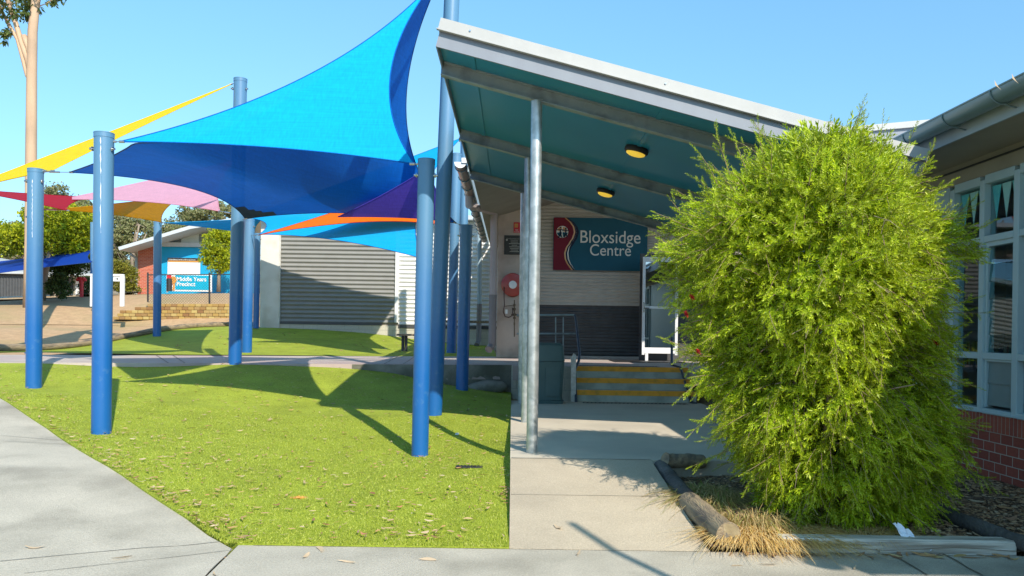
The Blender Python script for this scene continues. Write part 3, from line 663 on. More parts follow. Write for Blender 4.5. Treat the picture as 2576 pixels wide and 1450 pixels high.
for yb in (6.86, 9.15, 11.5):
    y = yb-O.y; m = MB()
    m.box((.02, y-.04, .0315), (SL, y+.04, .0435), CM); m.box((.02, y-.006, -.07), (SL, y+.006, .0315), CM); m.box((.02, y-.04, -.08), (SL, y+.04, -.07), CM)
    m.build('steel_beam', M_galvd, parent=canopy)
# grey soffit of the main roof beyond the beams
for k in range(3):
    m = MB(); c = CM @ Vector((.25+k*1.7, -.031, .19)); m.tube([c, c-YV*.006], .009, 8); m.build('roof_screw', M_steel, parent=canopy)
# columns
def column(bx, Y, label, r=.051):
    b = P(bx, 1000, Y); x = b.x; z0 = .222; s = (x-O.x)/S_.x; top = O.z - math.tan(AL)*(x-O.x) - .078
    e = empty('canopy_column', (x, Y, z0), label, 'column', 'galvanised canopy columns')
    MB().tube([(x, Y, z0-.02), (x, Y, top)], r, 32).build('shaft', M_galv, parent=e, smooth=40)
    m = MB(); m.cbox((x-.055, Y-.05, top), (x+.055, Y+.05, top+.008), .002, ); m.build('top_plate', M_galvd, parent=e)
    return e
column(1340, 6.86, 'front galvanised steel column, nearest and brightest, holding the canopy edge')
column(1322, 9.15, 'middle galvanised column just behind the front one, in shade')
column(1311, 11.5, 'third galvanised column at the edge of the podium, mostly hidden by the two in front')
# bulkhead lights
def bulkhead(px, py, label):
    # intersect view ray with soffit plane
    d = P(px, py, 1.0) - Vector((0,0,EYE)); o = Vector((0,0,EYE)); pp = CM @ Vector((0,0,.045))
    t = (pp-o).dot(N_)/d.dot(N_); q = o+d*t
    Mx = Matrix.Translation(q) @ CM.to_3x3().to_4x4()
    e = empty('bulkhead_light', q, label, 'light', 'bulkhead lights under the canopy')
    def ell(a, b, z): return [Mx @ Vector((a*math.cos(t*math.pi/16), b*math.sin(t*math.pi/16), z)) for t in range(32)]
    def loft(rs, name, mat):
        m = MB(); vs = [v for r_ in rs for v in r_]; fs = [(i*32+j, i*32+(j+1)%32, (i+1)*32+(j+1)%32, (i+1)*32+j) for i in range(len(rs)-1) for j in range(32)]
        fs.append(tuple(range(32))); fs.append(tuple((len(rs)-1)*32+j for j in range(32))); m.add(vs, fs); return m.build(name, mat, parent=e, smooth=45)
    loft([ell(.12,.09,-.002), ell(.128,.096,-.02), ell(.128,.096,-.045), ell(.115,.086,-.06)], 'housing', M_light_body)
    loft([ell(.102,.075,-.0605), ell(.096,.07,-.075), ell(.07,.05,-.088), ell(.035,.025,-.095)], 'lens', M_lens)
bulkhead(1603, 372, 'larger nearer oval bulkhead light with amber lens on the teal canopy underside')
bulkhead(1525, 478, 'farther oval bulkhead light with amber lens, just above the teal wall sign')

# ------------------------------------------------------------------ entrance building
WY = 16.6
def corr(m, x0, x1, y, z0, z1, pitch, amp, nseg=8):
    n = int((z1-z0)/pitch*nseg); vs = []
    for i in range(n+1):
        z = z0+(z1-z0)*i/n; d = -amp*math.sin(2*math.pi*(z-z0)/pitch)
        vs += [(x0, y+d, z), (x1, y+d, z)]
    m.add(vs, [(2*i, 2*i+1, 2*i+3, 2*i+2) for i in range(n)]); return m
bld = empty('entrance_building', (1.6, WY, TZ), 'grey corrugated entrance building behind the steps with a charcoal lower wall', 'building')
xl = P(1314, 700, WY).x
for (za, zb, nm, mt, pt) in ((1.93, 4.32, 'upper_cladding', M_clad, .076), (TZ, 1.93, 'lower_cladding', M_darkcorr, .076)):
    m = MB(); n = 0; corr(m, xl, 6.0, WY, za, zb, pt, .011); m.build(nm, mt, parent=bld, smooth=True)
MB().box((xl, WY-.02, 1.915), (6, WY-.002, 1.94)).build('flashing', M_clad, parent=bld)
MB().box((xl, WY+.02, TZ), (6, WY+.3, 4.05)).build('wall_frame', M_wallboard, parent=bld)
MB().box((xl, WY-.06, TZ), (4.2, WY-.013, TZ+.05)).build('plinth', M_walk, parent=bld)
m = MB(); prof_ = [(-.64,3.70),(1.6,4.36),(4.9,4.42),(4.9,4.62),(1.6,4.60),(-.64,3.84)]
m.extr([(x,11.62,z) for x,z in prof_], (0,10.4,0)); m.build('main_roof', M_soffg, parent=bld)
# concrete panel left of the column with hose reel
pa, pb = P(1251, 700, 16.2).x, P(1316, 700, 16.2).x
panel = MB().cbox((pa, 16.2, TZ), (pb+.1, 16.58, 4.0), .01).build('concrete_wall_panel', M_panel, org=((pa+pb)/2, 16.4, TZ)); tag(panel, 'pinkish raw concrete wall panel carrying the red hose reel', 'wall')
# main gutter along the eave
ge = empty('roof_gutter', (-.84, 12, 3.9), 'brown half-round gutter running back along the eave above the pink downpipe', 'gutter')
g0, g1 = P(1158, 408, 11.8), P(1158, 408, 11.8) + Vector((0, 10, 0))
M_gutbrown = pm('gutter_rust', (.36,.26,.22), (.30,.22,.19), 3, .4)
def halfround(m, a, b, r, n=14, th=.004, flip=1):
    a, b = Vector(a), Vector(b); d = (b-a).normalized(); s = Vector((d.y, -d.x, 0)).normalized(); u = Vector((0,0,1)); vs = []
    for p in (a, b):
        for rr_ in (r, r-th):
            for i in range(n+1):
                t = math.pi*i/n; vs.append(p + s*math.cos(t)*rr_ - u*math.sin(t)*rr_)
    k = n+1
    fs = []
    for i in range(n): fs += [(i, i+1, 2*k+i+1, 2*k+i), (k+i, 3*k+i, 3*k+i+1, k+i+1), (i, k+i, k+i+1, i+1)]
    fs += [(0, 2*k, 3*k, k), (n, k+n, 3*k+n, 2*k+n)]
    m.add(vs, fs); return m
halfround(MB(), g0, g1, .09).build('trough', M_gutbrown, parent=ge, smooth=40)
m = MB()
m.add([g0 + Vector((math.cos(math.pi*i/14)*.095, -.004, -math.sin(math.pi*i/14)*.095)) for i in range(15)], [tuple(range(15))]); m.cbox((g0.x+.02, g0.y-.03, g0.z-.02), (g0.x+.14, g0.y+.02, g0.z+.06), .003)
m.build('end_cap', M_white, parent=ge)
for k in range(12):
    m = MB(); y = g0.y+.25+k*.8; pts = [Vector((g0.x+math.cos(math.pi*i/12)*.103, y, g0.z-math.sin(math.pi*i/12)*.103)) for i in range(13)]; m.tube(pts, .010, 6)
    m.build('bracket', M_gutter, parent=ge, smooth=True)
MB().box((g0.x+.12, 11.75, g0.z-.16), (g0.x+.14, 22, g0.z+.09)).build('eave_board', M_gutfascia, parent=ge)
# downpipes
e = empty('downpipe', P(1232,878,16.0), 'pinkish downpipe kinked under the gutter beside the concrete wall panel', 'downpipe', 'downpipes')
pt = [P(1180,486,14.3), P(1180,516,14.3), P(1243,537,15.9), P(1240,742,15.9)]
MB().tube(pt, .075, 20).build('pipe', M_pipe, parent=e, smooth=40)
MB().tube([pt[3], P(1238,868,15.9), P(1229,880,15.75)], .08, 20).build('lower_pipe', M_pipe_low, parent=e, smooth=40)
e = empty('downpipe', P(1203,868,21.7), 'blue-grey downpipe standing farther back against the shaded corrugated wall', 'downpipe', 'downpipes')
MB().tube([P(1206,560,21.7), P(1206,765,21.7)], .07, 20).build('pipe', M_pipeblue, parent=e, smooth=40)
MB().tube([P(1206,765,21.7), P(1204,858,21.7), P(1199,869,21.5)], .073, 20).build('lower_pipe', M_pipe_low, parent=e, smooth=40)

# fire hose reel
c = P(1290, 717, 16.12); sc = 16.12/F
reel = empty('fire_hose_reel', c, 'round red fire hose reel mounted on the concrete wall panel', 'hose reel')
RM = Matrix.Translation(c)
def disc(prof, name, mat, parent, n=36, cx=c):
    vs = []; 
    for r_, y_ in prof:
        for j in range(n): vs.append(cx + Vector((r_*math.cos(2*math.pi*j/n), y_, r_*math.sin(2*math.pi*j/n))))
    fs = [(i*n+j, i*n+(j+1)%n, (i+1)*n+(j+1)%n, (i+1)*n+j) for i in range(len(prof)-1) for j in range(n)] + [tuple((len(prof)-1)*n+j for j in range(n))]
    m = MB(); m.add(vs, fs); return m.build(name, mat, parent=parent, smooth=35)
disc([(.20,.06), (.205,.03), (.245,.02), (.25,0), (.24,-.012), (.10,-.03)], 'reel_disc', M_red, reel)
disc([(.085,-.031), (.085,-.04), (.078,-.044)], 'hub_label', M_white, reel)
m = MB()
for k in range(4): m.tube([c+Vector(((.19+.006*k)*math.cos(t*.1), .07+.0*k, (.19+.02*k)*math.sin(t*.1)-.03*0)) for t in range(0, 63)], .012, 6)
m.build('coiled_hose', M_hose, parent=reel, smooth=True)
m = MB(); pts = [P(x, y, 16.08) for x, y in ((1268,722),(1268,750),(1269,768),(1266,785),(1271,797),(1280,799),(1289,794),(1290,783),(1289,775))]; m.tube(pts, .011, 8); m.build('hanging_hose', M_hose, parent=reel, smooth=True)
m = MB(); m.tube([P(1294,755,16.1), P(1294,848,16.1)], .012, 8)
for yy, rr_ in ((768,.025),(778,.03),(792,.035),(800,.028),(815,.018)): q = P(1294, yy, 16.1); m.tube([q+Vector((0,0,-.025)), q+Vector((0,0,.025))], rr_, 10)
m.tube([P(1286,792,16.1), P(1303,792,16.1)], .014, 8); m.tube([P(1270,771,16.08), P(1294,768,16.08)], .008, 6); m.build('valve', M_brass, parent=reel, smooth=40)
m = MB(); m.box(*[tuple(v) for v in (P(1271,790,16.07)-Vector((0,0,.0)), P(1277,779,16.07)+Vector((0,.003,0)))]); m.build('tag', M_white, parent=reel)
# hose reel sign
def rect(px0, py0, px1, py1, Y, th, mat, parent=None, name='panel', org=None):
    a, b = P(px0, py1, Y), P(px1, py0, Y); ys = (a.y+b.y)/2
    return MB().cbox((a.x, Y-th, a.z), (b.x, Y, b.z), min(.002, th*.3)).build(name, mat, parent=parent, org=org)
s1 = rect(1292,560,1309,586,16.19,.008,M_signred, org=P(1300,586,16.19)); s1.name = 'safety_sign'; tag(s1, 'small red sign reading FIRE HOSE REEL above the dark plaque', 'sign')
c0 = P(1300, 571, 16.18)
text('FIRE', .035, M_white, s1, P(1300,580.5,16.182)+Vector((0,-.004,0)), align='CENTER', depth=.001)
text('HOSE REEL', .03, M_white, s1, P(1300,585,16.182)+Vector((0,-.004,0)), align='CENTER', depth=.001, sx=.75)
rect(1294.5,563,1303,573,16.181,.003,M_gold,parent=s1,name='pictogram')
s2 = rect(1268,593,1313,641,16.19,.012,M_plaque, org=P(1290,641,16.19)); s2.name = 'wall_plaque'; tag(s2, 'square dark bronze plaque on the concrete panel above the hose reel', 'plaque')
text("ST AUGUSTINE'S COLLEGE", .028, M_plaqtxt, s2, P(1294,602,16.176), align='CENTER', depth=.001)
text("SPRINGFIELD", .028, M_plaqtxt, s2, P(1294,606,16.176), align='CENTER', depth=.001)
m = MB()
for k, w in enumerate((9,14,7,13,11,9,12)): yy = 610+k*4; a = P(1294-w, yy, 16.176); b = P(1294+w, yy-1, 16.176); m.box((a.x, a.y-.002, min(a.z,b.z)), (b.x, a.y, max(a.z,b.z)))
m.build('inscription', M_plaqtxt, parent=s2)
disc([(.022,0), (.02,-.003)], 'crest', M_plaqtxt, s2, 12, P(1275,604,16.177))

# Centre sign
SY = 16.55; sa, sb = P(1390.5,680,SY), P(1629,551,SY); SW, SH = sb.x-sa.x, sb.z-sa.z
sign = empty('building_sign', (sa.x+SW/2, SY, sa.z), 'wide teal and maroon wall sign reading Bloxsidge Centre', 'sign')
MB().cbox((sa.x, SY-.03, sa.z), (sb.x, SY, sb.z), .002).build('board', M_teal, parent=sign)
def wave(t, o=0): # x of the wavy divider at height fraction t (0 bottom)
    return [0, .0][0] + SW*(.175 + .055*math.sin((t-.42)*math.pi*1.75+.25) + o) if True else 0
wv = [(0,.205),(.06,.18),(.13,.15),(.22,.13),(.32,.125),(.42,.14),(.52,.175),(.62,.208),(.72,.225),(.82,.215),(.9,.185),(1,.125)]
def wx(t):
    for (a, xa), (b, xb) in zip(wv, wv[1:]):
        if a <= t <= b: k = (t-a)/(b-a); k = k*k*(3-2*k)*.5+k*.5; return xa+(xb-xa)*k
    return wv[-1][1]
def wband(o0, o1, y, name, mat):
    m = MB(); n = 40; vs = []
    for i in range(n+1):
        t = i/n; vs += [(sa.x+max(0, o0(t))*SW, y, sa.z+.004+t*(SH-.008)), (sa.x+o1(t)*SW, y, sa.z+.004+t*(SH-.008))]
    m.add(vs, [(2*i, 2*i+1, 2*i+3, 2*i+2) for i in range(n)]); m.build(name, mat, parent=sign)
wband(lambda t: .004, lambda t: wx(t), SY-.034, 'maroon_field', M_maroon)
wband(lambda t: wx(t)-.008, lambda t: wx(t)+.008, SY-.037, 'gold_wave', M_gold)
wband(lambda t: wx(t)+.008, lambda t: wx(t)+.03+.02*math.sin(t*3), SY-.036, 'navy_wave', M_navy)
wband(lambda t: wx(t)+.028-.01*t, lambda t: wx(t)+.028-.01*t+max(.0006,.013*math.sin(min(1,t/.5)*math.pi)), SY-.039, 'white_wave', M_signletter)
# emblem: globe with two figures
ec = sa + Vector((SW*.095, 0, SH*.725)); er = .13
n = 40
m = MB(); m.add([(ec.x+er*math.cos(2*math.pi*j/n), SY-.040, ec.z+er*math.sin(2*math.pi*j/n)) for j in range(n)], [tuple(range(n))]); m.build('emblem_globe', M_signletter, parent=sign)
m = MB()
for a0, a1, r0, r1, in ((.1,1.4,.03,.11),(1.7,2.9,.05,.12)):
    vs = [];
    for k in range(11): a = a0+(a1-a0)*k/10; vs += [(ec.x+r0*math.cos(a), SY-.042, ec.z+r0*math.sin(a)), (ec.x+r1*math.cos(a), SY-.042, ec.z+r1*math.sin(a))]
    m.add(vs, [(2*i, 2*i+1, 2*i+3, 2*i+2) for i in range(10)])
m.build('emblem_gold', M_gold, parent=sign)
m = MB()
for a0, a1, r0, r1, in ((3.3,4.4,.02,.12),(4.9,6.1,.02,.12)):
    vs = [];
    for k in range(11): a = a0+(a1-a0)*k/10; vs += [(ec.x+r0*math.cos(a), SY-.042, ec.z+r0*math.sin(a)), (ec.x+r1*math.cos(a), SY-.042, ec.z+r1*math.sin(a))]
    m.add(vs, [(2*i, 2*i+1, 2*i+3, 2*i+2) for i in range(10)])
m.build('emblem_teal', M_teal, parent=sign)
m = MB()
for fx, s, in ((-.045,1.0),(.075,.85)):
    q = Vector((ec.x+fx, SY-.046, ec.z-.01))
    def ln(a, b, w): a = q+Vector((a[0]*s,0,a[1]*s)); b = q+Vector((b[0]*s,0,b[1]*s)); m.tube([a,b], w, 6)
    ln((0,.07),(0,-.02),.017); ln((0,-.02),(-.045,-.13),.012); ln((0,-.02),(.045,-.13),.012); ln((0,.065),(-.10,.05),.009); ln((0,.065),(.09,.04),.009); m.tube([q+Vector((0,-.002,.10*s)), q+Vector((0,.002,.10*s))], .018, 10)
m.build('emblem_figures', M_navy, parent=sign, smooth=40)
def tx(px, py): return P(px, py, SY-.036)
def fit_text(s, px0, px1, pbase, pxh, name='lettering'):
    a = tx(px0, pbase); b = tx(px1, pbase); o = text(s, 1, M_signletter, sign, a, depth=.004)
    xs = [v.co.x for v in o.data.vertices]; zs = [v.co.z for v in o.data.vertices]
    sx = (b.x-a.x)/(max(xs)-min(xs)); sz = sx*pxh; ox, oz = a.x-world_loc(sign).x, a.z-world_loc(sign).z; x0 = min(xs)
    for v in o.data.vertices: v.co.x = ox+(v.co.x-x0)*sx; v.co.z = oz+(v.co.z-oz)*sz
    o.data.update()
fit_text('Bloxsidge', 1460, 1611, 611, 1.12); fit_text('Centre', 1484, 1587, 643, 1.12)

# steps
m = MB()
for k in range(3):
    m.box((1.004, 12.0+.3*k, .18), (2.946, 12.615 if k < 2 else 12.618, .222+(.528/3)*(k+1)-.002*(k == 2))) if False else m.box((1.004+.0005*k, 12.0+.3*k, .10), (2.946-.0005*k, 12.62-.001*k, .222+.176*(k+1) if k < 2 else .749))
st = empty('entrance_steps', (1.97, 12.0, .222), 'three concrete steps with orange-yellow nosings up to the entrance', 'steps')
m.build('treads', M_step, parent=st)
for k in range(3):
    zt = (.222+.176*(k+1) if k < 2 else .749); yk = 12.0+.3*k
    m = MB(); m.box((1.01, yk-.004, zt-.075), (2.94, yk+.0, zt+.002)); m.box((1.01, yk, zt+.0), (2.94, yk+.05, zt+.004)); m.build('nosing', M_orange, parent=st)
def grate(name, y0, y1, x0, x1, z, label):
    e = empty(name, ((x0+x1)/2, y0, z), label, 'grate')
    m = MB(); n = 26
    for k in range(n):
        x = x0+(x1-x0)*k/n; m.box((x, y0, z+.001), (x+.02, y1, z+.006), None)
    m.build('bars', M_black, parent=e)
    m = MB(); m.box((x0, y0-.01, z+.0012), (x1, y0, z+.005)); m.box((x0, y1, z+.0012), (x1, y1+.01, z+.005)); m.build('frame', M_black, parent=e)
grate('drain_grate', 11.72, 11.84, 1.12, 2.75, .222, 'dark slotted drain grate in the paving at the foot of the steps')
grate('tactile_strip', 12.78, 12.95, 1.05, 2.5, TZ, 'dark ribbed tactile strip along the top of the steps')
MB().cbox((2.0, 14.6, TZ+.001), (3.4, 15.6, TZ+.012), .003).build('door_mat', M_black, org=(2.7,15.1,TZ))
tag(bpy.data.objects['door_mat'], 'thin black mat on the podium before the glass door', 'mat')
# handrails
hr = empty('handrail', (1.02, 11.9, .222), 'left handrail of the steps with a flat galvanised post', 'handrail', 'step handrails')
MB().extr([P(1436,1013,11.93), P(1449,1013,11.93), P(1449,893,11.93), P(1443,889,11.93), P(1436,902,11.93)], (0,.012,0)).build('flat_post', M_galv, parent=hr)
MB().tube([P(1449,1014,11.88), P(1449,1008,11.88), P(1446,930,12.25), P(1456,908,12.3), P(1458,890,12.3), P(1448,800,12.9), P(1446,793,12.95)], .022, 12).build('rail', M_rail, parent=hr, smooth=40)
hr2 = empty('handrail', (2.85, 11.9, .222), 'right handrail of the steps beside the shrub', 'handrail', 'step handrails')
MB().tube([P(1752,1016,11.88), P(1738,1012,11.88), P(1712,925,12.6), P(1690,918,12.65), P(1690,850,13.0)], .022, 12).build('rail', M_rail, parent=hr2, smooth=40)
gr = empty('guard_rail', (.6, 12.9, TZ), 'pipe guard rail on the podium edge behind the bin', 'guard rail')
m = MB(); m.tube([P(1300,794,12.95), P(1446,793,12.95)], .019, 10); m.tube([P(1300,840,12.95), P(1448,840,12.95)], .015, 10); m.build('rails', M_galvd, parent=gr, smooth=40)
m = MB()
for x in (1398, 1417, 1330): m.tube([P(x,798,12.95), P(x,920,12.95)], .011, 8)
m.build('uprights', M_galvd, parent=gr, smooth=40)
# bin
bx = P(1380, 900, 11.75).x; bz = .222; bh = 150*11.75/F
be = empty('rubbish_bin', (bx, 11.75, bz), 'dark grey-green plastic bin with a domed lid standing beside the steps', 'bin')
def rbox(m, cx, cy, z0, z1, w0, w1, d0, d1, r=.05):
    rings = []
    for z, w, d in ((z0, w0, d0), (z1, w1, d1)):
        ring = []
        for (sx, sy, a0) in ((1,1,0),(-1,1,90),(-1,-1,180),(1,-1,270)):
            for k in range(5): a = R(a0+k*22.5); ring.append((cx+sx*(w/2-r)+r*math.cos(a), cy+sy*(d/2-r)+r*math.sin(a), z))
        rings.append(ring)
    n = 20; m.add(rings[0]+rings[1], [tuple(range(n))[::-1], tuple(range(n, 2*n))]+[(i, (i+1)%n, n+(i+1)%n, n+i) for i in range(n)])
m = MB(); rbox(m, bx, 11.75, bz, bz+.05, .44, .46, .44, .46); rbox(m, bx, 11.75, bz+.052, bz+.66*bh*1.05, .41, .47, .41, .47)
m.build('body', M_bin, parent=be, smooth=35)
m = MB(); rbox(m, bx, 11.75, bz+.70*bh, bz+.96*bh, .48, .44, .48, .44); rbox(m, bx, 11.75, bz+.961*bh, bz+bh, .43, .36, .43, .36); m.build('lid', M_bin, parent=be, smooth=35)
m = MB(); rbox(m, bx+.06, 11.53, bz+.12, bz+.55, .22, .24, .03, .04, .012); m.build('front_panel', M_bin, parent=be, smooth=35)

# glass door
DY = 15.4; k_ = DY/F
d0, d1 = P(1614, 893, DY), P(1707, 648, DY)
dr = empty('glass_door', (d0.x, DY, TZ), 'white framed glass door standing open behind the steps', 'door')
w = .055
m = MB(); zb = d0.z; zt = d1.z; xa, xb = d0.x, d1.x
zm = P(1614, 773, DY).z
m.cbox((xa, DY-.025, zb), (xa+w, DY+.025, zt), .003); m.cbox((xb-w, DY-.025, zb), (xb, DY+.025, zt), .003)
m.cbox((xa+w+.001, DY-.022, zb+.03), (xb-w-.001, DY+.022, zb+.03+.12), .003); m.cbox((xa+w+.001, DY-.022, zt-.10), (xb-w-.001, DY+.022, zt), .003); m.cbox((xa+w+.001, DY-.022, zm-.03), (xb-w-.001, DY+.022, zm+.02), .003)
m.cbox((xa+.07, DY-.02, TZ), (xa+.13, DY+.02, zb+.03), .002)
m.build('frame', M_wframe, parent=dr)
MB().box((xa+w, DY-.004, zm+.02), (xb-w, DY+.004, zt-.10)).build('pane', M_doorglass, parent=dr)
MB().box((xa+w, DY-.004, zb+.15), (xb-w, DY+.004, zm-.03)).build('pane', M_doorglass, parent=dr)
m = MB(); m.cbox((xa+.01, DY-.045, zm-.10), (xa+.045, DY-.025, zm+.10), .003); m.tube([(xa+.03, DY-.06, zm-.02), (xa+.13, DY-.06, zm-.02)], .01, 8); m.build('handle', M_steel, parent=dr)
MB().box((xa+.0, DY+.3, TZ), (xb+1.4, DY+.35, zt+.1)).build('dark_reveal', M_darkcorr, parent=bld)

# ------------------------------------------------------------------ grey clad wall in the middle distance
GY = 22.0
gb = empty('clad_building', (P(850,830,GY).x, GY, .9), 'grey corrugated side building on a block base behind the turf', 'building')
def pxx(x, Y=GY): return P(x, 750, Y).x
m = MB(); corr(m, pxx(706), pxx(994), GY, P(850,812,GY).z, 4.5, .124, .022); m.build('grey_cladding', M_grey_corr, parent=gb, smooth=True)
m = MB(); corr(m, pxx(1003), pxx(1275), GY+.002, P(1020,818,GY).z, 4.5, .124, .022); m.build('white_cladding', M_white_corr, parent=gb, smooth=True)
m = MB(); m.box((pxx(994), GY-.06, P(1000,812,GY).z), (pxx(1003), GY+.02, 4.5)); m.build('corner_trim', M_white_corr, parent=gb)
m = MB(); m.cbox((pxx(655), GY-.05, 1.0), (pxx(703), GY+.5, 4.5), .01); m.cbox((pxx(703)+.002, GY-.07, 1.0), (pxx(705.5), GY+.02, 4.5), .005); m.build('end_panel', M_tilt, parent=gb)
m = MB(); m.box((pxx(706), GY-.03, .3), (pxx(1275), GY+.4, P(850,816,GY).z-.02)); m.build('block_base', M_block, parent=gb)
m = MB(); m.box((pxx(706), GY-.045, P(850,816,GY).z-.018), (pxx(962), GY-.001+.03, P(850,811,GY).z)); m.box((pxx(1003), GY-.05, P(1020,826,GY).z), (pxx(1275), GY+.03, P(1020,819,GY).z)); m.build('base_flashing', M_darkcorr, parent=gb)
MB().box((pxx(655), GY+.05, 1.0), (pxx(1275), GY+6, 4.45)).build('wall_core', M_wallboard, parent=gb)
m = MB(); m.box((pxx(650), GY-.4, 4.5), (pxx(1275), GY+6.3, 4.62)); m.build('roof', M_roofpale, parent=gb)
# ledge under the shaded part
m = MB(); m.cbox((pxx(1120,20), 20, P(1200,813,20).z), (pxx(1260,20), 20.4, P(1200,807,20).z), .01); o = m.build('timber_ledge', M_log, org=(pxx(1190,20),20,.9)); tag(o, 'weathered timber bench plank by the wall behind the downpipes', 'bench')
# small bench on the turf
te = empty('garden_table', P(1020,880,16.5), 'small dark bench end standing on the turf near the pale block wall', 'bench')
MB().cbox((P(1002,840,16.5).x, 16.2, P(1002,845,16.5).z), (P(1110,840,16.5).x, 16.55, P(1002,840,16.5).z), .008).build('top', M_log, parent=te)
for x in (1015, 1023): MB().cbox((P(x-3,880,16.5).x, 16.35, P(x,880,16.5).z-.03), (P(x+3,880,16.5).x, 16.45, P(x,845.5,16.5).z), .003).build('leg', M_black, parent=te)

# ------------------------------------------------------------------ classroom wing on the right
WX = 4.27; Y0, Y1 = .75, 12.0
wing = empty('classroom_wing', (WX, 6.5, .05), 'classroom wing with red brick base and blue-grey framed windows at the right edge', 'building')
MB().box((WX, Y0, -.1), (WX+.2, Y1, .49)).build('brick_base', M_brick, parent=wing)
MB().box((WX-.012, Y0, .4905), (WX+.2, Y1, .645)).build('soldier_course', M_soldier, parent=wing)
MB().box((WX+.01, Y0, 2.79), (WX+.12, Y1, 3.12)).build('upper_board', M_wallboard, parent=wing)
MB().box((WX-.004, Y0, 2.92), (WX+.008, Y1, 2.935)).build('board_joint', M_black, parent=wing)
mull = [Y0+.05, 1.6, 2.4, 3.2, 4.0, 4.75, 5.45, 5.92, 6.39, 6.86, 7.33]
FW = .035; zs = [.65, 1.16, 2.21, 2.75]
MB().box((WX+.01, 7.42, .645), (WX+.14, Y1, 2.79)).build('plain_panel', M_bframe, parent=wing)
m = MB()
for y in mull: m.cbox((WX-.02, y-FW, .66), (WX+.09, y+FW, 2.75), .004)
for i, z in enumerate(zs):
    h = .03 if i in (1,2) else .04
    for a, b in zip(mull, mull[1:]): m.cbox((WX-.018, a+FW+.0005, z-h+(.03 if i == 0 else 0)), (WX+.088, b-FW-.0005, z+h), .004)
m.build('window_frame', M_bframe, parent=wing)
m = MB(); m.cbox((WX-.03, Y0, .646), (WX+.1, 7.4, .664), .003); m.build('sill', M_bframe, parent=wing)
for k, (a, b) in enumerate(zip(mull, mull[1:])):
    if k < 5: continue
    wn_ = empty('window', (WX, (a+b)/2, .66)); wn_.parent = wing; wn_.location = Vector((WX, (a+b)/2, .66)) - world_loc(wing)
    louv = (k % 2 == 0)
    MB().box((WX+.04, a+FW, 2.24), (WX+.046, b-FW, 2.71)).build('pane', M_glass, parent=wn_)
    if k == 8 or k == 6:
        for lo, hi in ((.72, 1.13), (1.19, 2.16)):
            m = MB(); m.cbox((WX+.0, a+FW+.001, hi-.02), (WX+.06, b-FW-.001, hi+.02), .002); m.cbox((WX+.0, a+FW+.0011, lo-.02), (WX+.06, a+FW+.03, hi-.021), .002); m.cbox((WX+.0, b-FW-.03, lo-.02), (WX+.06, b-FW-.0011, hi-.021), .002); m.build('inner_frame', M_bframe, parent=wn_)
            nb = max(2, int((hi-lo)/.14)); st_ = (hi-.02-lo)/nb
            for j in range(nb):
                z = lo+j*st_; m = MB(); m.add([(WX+.015, a+FW+.03, z), (WX+.015, b-FW-.03, z), (WX+.028, b-FW-.03, z+st_+.008), (WX+.028, a+FW+.03, z+st_+.008)], [(0,1,2,3)])
                m.v = m.v; m.extr([(WX+.015, a+FW+.031, z), (WX+.015, b-FW-.031, z), (WX+.029, b-FW-.031, z+st_+.008), (WX+.029, a+FW+.031, z+st_+.008)], (.005,0,0)) if lo > 1 else None
                m.build('louvre_blade', M_glass if lo > 1 else M_gutter, parent=wn_)
    else:
        MB().box((WX+.04, a+FW, 1.19), (WX+.046, b-FW, 2.18)).build('pane', M_glass, parent=wn_)
        MB().box((WX+.04, a+FW, .69), (WX+.046, b-FW, 1.13)).build('pane', M_glass, parent=wn_)
# room inside
m = MB(); m.box((WX+3.5, Y0, 0), (WX+3.6, Y1, 3.1)); m.box((WX+.2, Y0, .0), (WX+3.5, Y1, .05)); m.box((WX+.12, Y0, 3.0), (WX+3.5, Y1, 3.1)); m.box((WX+.2, Y1-.1, 0.05), (WX+3.5, Y1, 3.0)); m.box((WX+.2, Y0, 0.05), (WX+3.5, Y0+.1, 3.0)); m.build('room_lining', M_interior, parent=wing)
bk = empty('bookshelf', (WX+.9, 7.6, .05), 'pale bookshelf seen through the classroom windows', 'bookshelf')
m = MB(); X0 = WX+.75
for z in (.6, 1.0, 1.42): m.box((X0, 6.2, z-.02), (X0+.3, 10.2, z+.02))
for y in (6.2, 7.5, 8.9, 10.18): m.box((X0, y, .06), (X0+.3, y+.02, .579)); m.box((X0, y, .621), (X0+.3, y+.02, .979)); m.box((X0, y, 1.021), (X0+.3, y+.02, 1.399))
m.build('shelves', M_shelf, parent=bk)
rb = random.Random(5); y = 7.1; M_bk = [pm('book_%s' % n_, c_, None, 5, .6) for n_, c_ in (('navy',(.06,.09,.16)), ('rust',(.32,.11,.08)), ('cream',(.40,.38,.32)), ('sage',(.14,.20,.17)), ('tan',(.28,.2,.12)))]
cols = ('navy','rust-red','cream','sage green','tan'); nbk = 0
while y < 8.85 and nbk < 44:
    t = rb.uniform(.025,.05); h = rb.uniform(.20,.27); ci = rb.randrange(5)
    if not (7.48 < y+t and y < 7.53):
        o = MB().cbox((X0+.03, y, 1.021), (X0+.2, y+t-.002, 1.021+h), .003).build('book', M_bk[ci], org=(X0+.1, y, 1.021))
        tag(o, '%s book standing upright in the packed middle row of the bookshelf' % cols[ci], 'book', '%s books on the bookshelf' % cols[ci]); nbk += 1
    y += t
